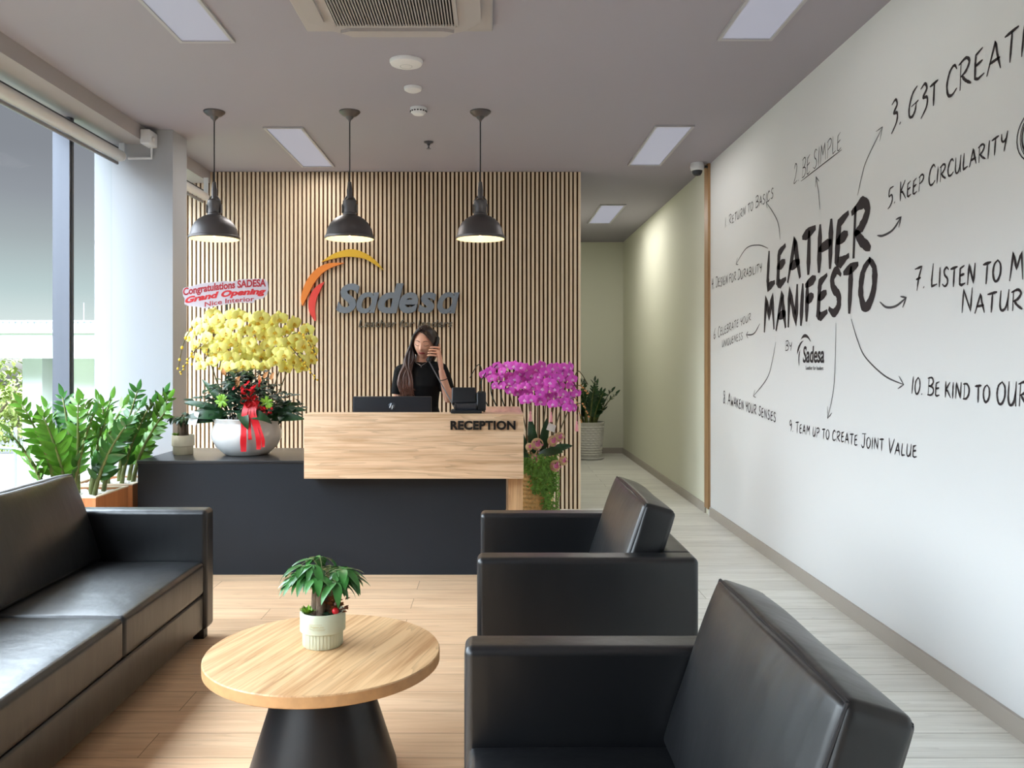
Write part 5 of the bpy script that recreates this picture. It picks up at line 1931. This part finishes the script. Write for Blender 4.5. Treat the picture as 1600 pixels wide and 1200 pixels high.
person = thing('person', 'woman in a black T-shirt standing behind the desk holding a telephone handset to her ear', 'person', (-0.555, 6.44, 0))
HC = Vector((0.031, -0.045, 1.529))
HS = 1.12                      # head centre
HR = Euler((math.radians(13), math.radians(4), math.radians(-10)), 'XYZ').to_matrix()   # nods forward, leans slightly
def head_local(u, v):
    """u around, v from bottom to top; returns a point in head space, face towards -y"""
    cx, sx = math.cos(u), math.sin(u)
    ph = (v - 0.5) * PI
    cz, z = math.cos(ph), math.sin(ph)
    x, y = cx * cz, sx * cz
    X_, Y_, Z_ = 0.071 * x, 0.092 * y, 0.112 * z
    if z < 0:                                            # jaw narrows, the chin stays forward
        k = 1 - 0.30 * (-z) ** 1.4
        X_ *= k
        if Y_ > 0:
            Y_ *= 1 - 0.35 * (-z)
        else:
            Y_ *= 1 - 0.10 * (-z)
    def g(cx_, cz_, sx_, sz_):
        return math.exp(-((X_ - cx_) / sx_) ** 2 - ((Z_ - cz_) / sz_) ** 2)
    if y < 0.2:
        f = max(0.0, -y) ** 0.5
        d = 0.017 * g(0, -0.026, 0.0095, 0.014) + 0.009 * g(0, -0.006, 0.007, 0.020)
        d += 0.0035 * (g(0.013, -0.031, 0.007, 0.007) + g(-0.013, -0.031, 0.007, 0.007))
        d -= 0.0065 * (g(0.030, 0.006, 0.017, 0.011) + g(-0.030, 0.006, 0.017, 0.011))
        d += 0.0040 * (g(0.030, 0.003, 0.011, 0.007) + g(-0.030, 0.003, 0.011, 0.007))
        d += 0.0035 * (g(0.040, -0.022, 0.018, 0.016) + g(-0.040, -0.022, 0.018, 0.016))
        d += 0.0062 * g(0, -0.056, 0.019, 0.0085) - 0.0018 * g(0, -0.0565, 0.018, 0.0022)
        d += 0.0065 * g(0, -0.093, 0.018, 0.014)
        Y_ -= d * f
    return Vector((X_, Y_, Z_))
def head_world(p):
    return HC + HR @ (p * HS)
b = MB()
NU, NV = 88, 70
v, f = [], []
for j in range(NV + 1):
    for i in range(NU):
        v.append(head_world(head_local(2 * PI * i / NU, max(0.004, min(0.996, j / NV)))))
for j in range(NV):
    for i in range(NU):
        f.append((j * NU + i, j * NU + (i + 1) % NU, (j + 1) * NU + (i + 1) % NU, (j + 1) * NU + i))
f.append(tuple(reversed(range(NU))))
f.append(tuple(range(NV * NU, (NV + 1) * NU)))
b.add(v, f)
for s in (-1, 1):                                        # ears
    ball(b, head_world(Vector((s * 0.070, 0.012, -0.006))), 0.016, 10, 8, 0, (0.5, 0.9, 1.7))
# neck and trunk
tube(b, [(0.0, 0.012, 1.32), (0.012, 0.0, 1.40), (0.030, -0.022, 1.48)], [0.058, 0.047, 0.048], 18, rnd=True)
TR = [(0.80, 0, 0.01, .155, .115), (0.88, 0, 0.01, .165, .115), (0.96, 0, 0.0, .142, .10), (1.04, 0, -0.005, .122, .088), (1.12, 0, -0.01, .130, .098), (1.20, 0, -0.012, .142, .112), (1.27, 0, 0.0, .150, .098), (1.32, 0, 0.008, .140, .075), (1.355, 0, 0.012, .085, .055), (1.375, 0, 0.012, .045, .045)]
loft(b, TR, 28, 0, 2.3)
SL, SR_ = Vector((-0.154, 0.01, 1.305)), Vector((0.150, 0.0, 1.322))
for s in (SL, SR_):
    tube(b, [(0, 0.012, 1.335), tuple(s * 0.6 + Vector((0, 0.005, 0.540))), tuple(s)], [0.05, 0.047, 0.047], 14, rnd=True)
# right arm hangs at her side (left in the picture)
tube(b, [SL, (-0.172, 0.012, 1.18), (-0.178, 0.005, 1.06), (-0.176, -0.05, 0.94), (-0.172, -0.10, 0.845)], [0.046, 0.042, 0.036, 0.031, 0.023], 14, rnd=True)
def finger(base, pts, r0, r1):
    P = catmull([base] + pts, 3)
    tube(b, P, [r0 + (r1 - r0) * i / (len(P) - 1) for i in range(len(P))], 8, rnd=True)
# resting right hand, slightly curled, on the desk side of her hip
loft_c = [(-0.172, -0.105, 0.84), (-0.170, -0.125, 0.80), (-0.168, -0.140, 0.765)]
tube(b, loft_c, [0.024, 0.034, 0.032], 12, rnd=True, flat=0.55)
for q, ln in enumerate((0.062, 0.072, 0.068, 0.052)):
    y0 = -0.112 - q * 0.017
    finger(Vector((-0.168, y0, 0.765)), [Vector((-0.166, y0 - 0.008, 0.765 - ln * 0.5)), Vector((-0.156, y0 - 0.006, 0.765 - ln))], 0.0082, 0.0068)
finger(Vector((-0.165, -0.105, 0.81)), [Vector((-0.152, -0.098, 0.785)), Vector((-0.148, -0.104, 0.76))], 0.0095, 0.0075)
# left arm is raised, elbow bent, hand at the ear (right in the picture)
EL = Vector((0.216, -0.085, 1.105))
WRI = Vector((0.168, -0.150, 1.312))
tube(b, [SR_, SR_ * 0.5 + EL * 0.5 + Vector((0.008, 0, 0)), EL], [0.046, 0.041, 0.035], 14, rnd=True)
tube(b, [EL, EL * 0.62 + WRI * 0.38, WRI], [0.036, 0.034, 0.0225], 14, rnd=True)
# handset axis
H0, H1 = Vector((0.132, -0.060, 1.558)), Vector((0.076, -0.170, 1.398))     # ear end, mouth end
ax = (H1 - H0).normalized()
# palm lies on the outer side of the handset
PAL = H0 + (H1 - H0) * 0.62 + Vector((0.046, -0.012, -0.012))
tube(b, [WRI, WRI * 0.5 + PAL * 0.5 + Vector((0.003, 0, 0)), PAL], [0.0225, 0.029, 0.031], 14, rnd=True, flat=0.7)
side = Vector((-0.72, -0.62, 0.0))
for q in range(4):
    c = H0 + (H1 - H0) * (0.42 + 0.125 * q)
    k0 = c + Vector((0.044, -0.018, -0.004))
    ln = (1.0, 1.1, 1.02, 0.84)[q]
    finger(k0, [c + Vector((0.026, -0.040, 0.002)) , c + Vector((-0.004 - 0.008 * ln, -0.044, 0.004)), c + Vector((-0.026 * ln, -0.030, 0.001))], 0.0088, 0.0068)
finger(PAL + Vector((0.010, 0.006, 0.012)), [H0 + (H1 - H0) * 0.46 + Vector((0.040, 0.012, 0.0)), H0 + (H1 - H0) * 0.28 + Vector((0.030, 0.016, 0.004))], 0.0105, 0.008)
# legs
for s in (-1, 1):
    tube(b, [(s * 0.085, 0.01, 0.84), (s * 0.092, 0.005, 0.66), (s * 0.090, 0.0, 0.47), (s * 0.088, 0.015, 0.32), (s * 0.086, 0.02, 0.085)], [0.088, 0.078, 0.056, 0.050, 0.036], 16, rnd=True)
    tube(b, [(s * 0.086, 0.035, 0.045), (s * 0.092, -0.06, 0.036), (s * 0.098, -0.155, 0.026)], [0.038, 0.040, 0.024], 12, rnd=True)
b.v = [(p[0], p[1], max(0.002, p[2])) for p in b.v]
body = fused('body', b, [M['skin'], M['lips']], person, 0.0031, 3)
inv = HR.inverted()
for pl in body.data.polygons:
    c = Vector(pl.center)
    if c.z < 1.38:
        continue
    q = (inv @ (c - HC)) / HS
    if q.y > -0.03:
        continue
    if (q.x / 0.0235) ** 2 + ((q.z + 0.056) / 0.0080) ** 2 < 1:
        pl.material_index = 1
GRID = [head_local(2 * PI * (0.5 + 0.5 * i / 240), 0.25 + 0.5 * j / 160) for i in range(241) for j in range(161)]
def face_pt(x, z, out):
    """point on the face at (x, z) of the head, lifted a little off the skin"""
    g_ = min(GRID, key=lambda p: (p.x - x) ** 2 + (p.z - z) ** 2)
    return head_world(Vector((x, g_.y - out, z)))
b = MB()
for s in (-1, 1):
    P = catmull([face_pt(s * x, z, 0.0004) for x, z in ((0.0125, 0.0245), (0.021, 0.0285), (0.032, 0.030), (0.043, 0.0265), (0.050, 0.0215))], 5)
    tube(b, P, [0.0023 * (1 - 0.7 * (i / (len(P) - 1)) ** 2) for i in range(len(P))], 7)
b.build('eyebrows', M['brow'], person, angle=0)
b = MB()
for s in (-1, 1):
    P = catmull([face_pt(s * x, z, 0.0006) for x, z in ((0.0165, 0.0005), (0.022, -0.0022), (0.030, -0.0034), (0.038, -0.0022), (0.0465, 0.0022))], 5)
    tube(b, P, [0.0011 + 0.0012 * i / (len(P) - 1) for i in range(len(P))], 7)
    P = catmull([face_pt(s * x, z, 0.0) for x, z in ((0.017, 0.0065), (0.023, 0.0098), (0.031, 0.0108), (0.039, 0.0090), (0.046, 0.0052))], 5)
    tube(b, P, 0.00045, 5)
b.build('eyelashes', M['lash'], person, angle=0)
# T-shirt
b = MB()
g = 0.011
loft(b, [(0.90, 0, 0.008, .176, .128)] + [(z, cx, cy, rx + g, ry + g) for (z, cx, cy, rx, ry) in TR[2:8]] + [(1.352, 0, 0.014, .10, .066), (1.382, 0, 0.012, .062, .060)], 30, 0, 2.3)
for s in (SL, SR_):
    tube(b, [(0, 0.012, 1.338), tuple(s * 0.6 + Vector((0, 0.005, 0.540))), tuple(s)], [0.058, 0.057, 0.058], 14, rnd=True)
tube(b, [SL, (-0.173, 0.012, 1.20), (-0.178, 0.010, 1.132)], [0.058, 0.056, 0.056], 16)
mid = SR_ * 0.30 + EL * 0.70 + Vector((0.008, 0.005, 0))
tube(b, [SR_, SR_ * 0.6 + EL * 0.4 + Vector((0.010, 0.004, 0)), mid], [0.058, 0.057, 0.056], 16)
fused('t_shirt', b, [M['shirt']], person, 0.006, 3)
b = MB()
loft(b, [(0.80, 0, 0.01, .163, .123), (0.88, 0, 0.01, .172, .123), (0.95, 0, 0.004, .155, .112)], 26, 0, 2.3)
for s in (-1, 1):
    tube(b, [(s * 0.085, 0.01, 0.84), (s * 0.092, 0.005, 0.66), (s * 0.090, 0.0, 0.47), (s * 0.088, 0.015, 0.32), (s * 0.086, 0.02, 0.11)], [0.096, 0.088, 0.070, 0.064, 0.058], 16)
fused('trousers', b, [M['trousers']], person, 0.008, 3)
for s in (-1, 1):
    b = MB()
    tube(b, [(s * 0.086, 0.040, 0.046), (s * 0.092, -0.06, 0.042), (s * 0.098, -0.160, 0.032)], [0.044, 0.046, 0.030], 14, rnd=True)
    b.v = [(p[0], p[1], max(0.0, p[2])) for p in b.v]
    b.build('shoe', M['foot'], person)
# hair: a cap over the skull and long locks
b = MB()
v, f, ok = [], [], {}
NU, NV = 144, 90
for j in range(NV + 1):
    for i in range(NU):
        u, w = 2 * PI * i / NU, max(0.004, min(0.996, j / NV))
        p = head_local(u, w)
        base = Vector((0.071 * math.cos(u) * math.cos((w - .5) * PI), 0.092 * math.sin(u) * math.cos((w - .5) * PI), 0.112 * math.sin((w - .5) * PI)))
        n = Vector((base.x / 0.071 ** 2, base.y / 0.092 ** 2, base.z / 0.112 ** 2)).normalized()
        out = 0.013 + 0.004 * mnoise.noise(Vector((p.x * 40, p.y * 14, p.z * 6)))
        v.append(head_world(base + n * out))
        # hairline: face opening with a parting left of centre
        fx = base.x + 0.012
        lim = 0.078 - (fx / 0.062) ** 2 * 0.055 if base.y < 0.0 else -1.0
        cover = (base.y > 0.0 or base.z > lim or abs(base.x) > 0.060)
        if base.y > -0.015:
            cover = True
        if base.z < -0.075:
            cover = base.y > 0.0
        ok[j * NU + i] = cover
for j in range(NV):
    for i in range(NU):
        q = (j * NU + i, j * NU + (i + 1) % NU, (j + 1) * NU + (i + 1) % NU, (j + 1) * NU + i)
        if all(ok[a] for a in q):
            f.append(q)
b.add(v, f)
rnd = random.Random(77)
def lock(pts, r, fl=0.45):
    P = catmull(pts, 5)
    n = len(P)
    tube(b, P, [r * (0.75 + 0.5 * math.sin(PI * min(1, 0.15 + i / n))) * (1 if i < n * 0.7 else max(0.12, 1 - (i / n - 0.7) / 0.32)) for i in range(n)], 7, flat=fl)
def hp(x, y, z):
    return head_world(Vector((x, y, z)))
part = -0.012
# her right side (left in the picture): falls forward over the shoulder
for i in range(120):
    a = i / 119
    y0 = -0.066 + 0.13 * a
    st = hp(part + rnd.uniform(-.004, .004), y0, 0.112 - 0.25 * max(0, y0 + 0.02) ** 1.0 + rnd.uniform(-.003, .004))
    m1 = hp(-0.052 - 0.012 * a + rnd.uniform(-.004, .004), y0 * 0.95 - 0.008, 0.068)
    m2 = hp(-0.083 - 0.006 * a, y0 * 0.8 + 0.004, -0.005)
    ex = rnd.uniform(-.150, -.050)
    e1 = Vector((rnd.uniform(-.12, -.052), -0.085 + 0.08 * a + rnd.uniform(-.01, .01), 1.40))
    e2 = Vector((ex - 0.012, -0.118 + 0.03 * a * (1 if ex > -.11 else 2), 1.27 + rnd.uniform(-.02, .02)))
    e3 = Vector((ex + rnd.uniform(-.02, .01), -0.136 + 0.02 * a, 1.19))
    e4 = Vector((ex + 0.010 + rnd.uniform(-.02, .025), -0.136 + rnd.uniform(0, .02), 1.13 + rnd.uniform(-.04, .05)))
    lock([st, m1, m2, e1, e2, e3, e4], rnd.uniform(.0048, .0082))
# her left side (right in the picture): tucked back behind the shoulder
for i in range(60):
    a = i / 59
    y0 = -0.062 + 0.125 * a
    st = hp(part + rnd.uniform(-.003, .006), y0, 0.112 - 0.25 * max(0, y0 + 0.02))
    m1 = hp(0.048 + 0.010 * a, y0 * 0.9 - 0.002, 0.072)
    m2 = hp(0.078 + rnd.uniform(-.003, .003), y0 * 0.55 + 0.02, 0.0)
    e1 = hp(0.074, 0.030 + 0.03 * a, -0.07)
    e2 = Vector((0.060 + rnd.uniform(-.03, .03), 0.075, 1.36))
    e3 = Vector((0.050 + rnd.uniform(-.05, .05), 0.118, 1.24 + rnd.uniform(-.05, .05)))
    lock([st, m1, m2, e1, e2, e3], rnd.uniform(.0055, .0085))
for i in range(22):
    a = -1 + 2 * i / 21
    lock([hp(part + 0.02 * a, 0.05, 0.105), hp(0.06 * a, 0.098, 0.03), hp(0.062 * a, 0.100, -0.05), Vector((0.06 * a, 0.10, 1.40)), Vector((0.08 * a - 0.02, 0.128, 1.28)), Vector((0.07 * a - 0.02, 0.118, 1.16 + rnd.uniform(-.04, .04)))], rnd.uniform(.011, .015))
b.build('hair', M['hair'], person, angle=0)
b = MB()
tube(b, catmull([(-0.046, -0.030, 1.398), (-0.034, -0.066, 1.378), (-0.006, -0.088, 1.362), (0.008, -0.093, 1.354), (0.022, -0.088, 1.362), (0.046, -0.066, 1.378), (0.054, -0.030, 1.398)], 5), 0.0011, 5)
ball(b, (0.008, -0.096, 1.346), 0.0035, 8, 6)
b.build('necklace', M['silver'], person)
b = MB()
c = WRI * 0.72 + EL * 0.28
d = (EL - WRI).normalized()
e1 = d.orthogonal().normalized()
e2 = d.cross(e1)
tube(b, [c + (e1 * math.cos(a * PI / 10) + e2 * math.sin(a * PI / 10)) * 0.0295 for a in range(20)], 0.003, 6, closed=True)
b.build('hair_tie', M['cable'], person)

# handset she holds
t = thing('telephone_handset', 'black telephone handset in the woman\'s raised hand with a cord to the telephone', 'telephone handset', (-0.555, 6.44, 1.40))
b = MB()
off = Vector((0, 0, -1.40))
P = [H0 + off, H0 + (H1 - H0) * 0.25 + Vector((0.006, -0.008, 0.0)) + off, H0 + (H1 - H0) * 0.5 + Vector((0.008, -0.010, 0)) + off, H0 + (H1 - H0) * 0.75 + Vector((0.006, -0.008, 0.0)) + off, H1 + off]
tube(b, catmull(P, 4), [0.019] * 3 + [0.0155] * 11 + [0.019] * 3, 12, rnd=True, flat=0.8)
o = b.build('grip', M['phone'], t)
for h, s in ((H0, 1), (H1, -1)):
    b = MB()
    dd = Vector((-0.8, 0.55, 0.05)) if s > 0 else Vector((-0.35, 0.9, 0.1))
    dd.normalize()
    p = h + off
    tube(b, [p - dd * 0.004, p + dd * 0.020], [0.021, 0.019], 14, rnd=False)
    b.build('earpiece' if s > 0 else 'mouthpiece', M['phone'], t)
b = MB()
A = H1 + off + Vector((0.0, -0.012, -0.012))
B_ = Vector((-0.25 + 0.555, 5.40 - 6.44, 1.09 - 1.40))
C_ = [A, A * 0.75 + B_ * 0.25 + Vector((0.0, 0, 0.0)), A * 0.4 + B_ * 0.6 + Vector((0, 0, 0.0)), A * 0.12 + B_ * 0.88, B_]
tube(b, catmull(C_, 10), 0.0042, 7)
b.build('cord', M['logo_grey'], t)
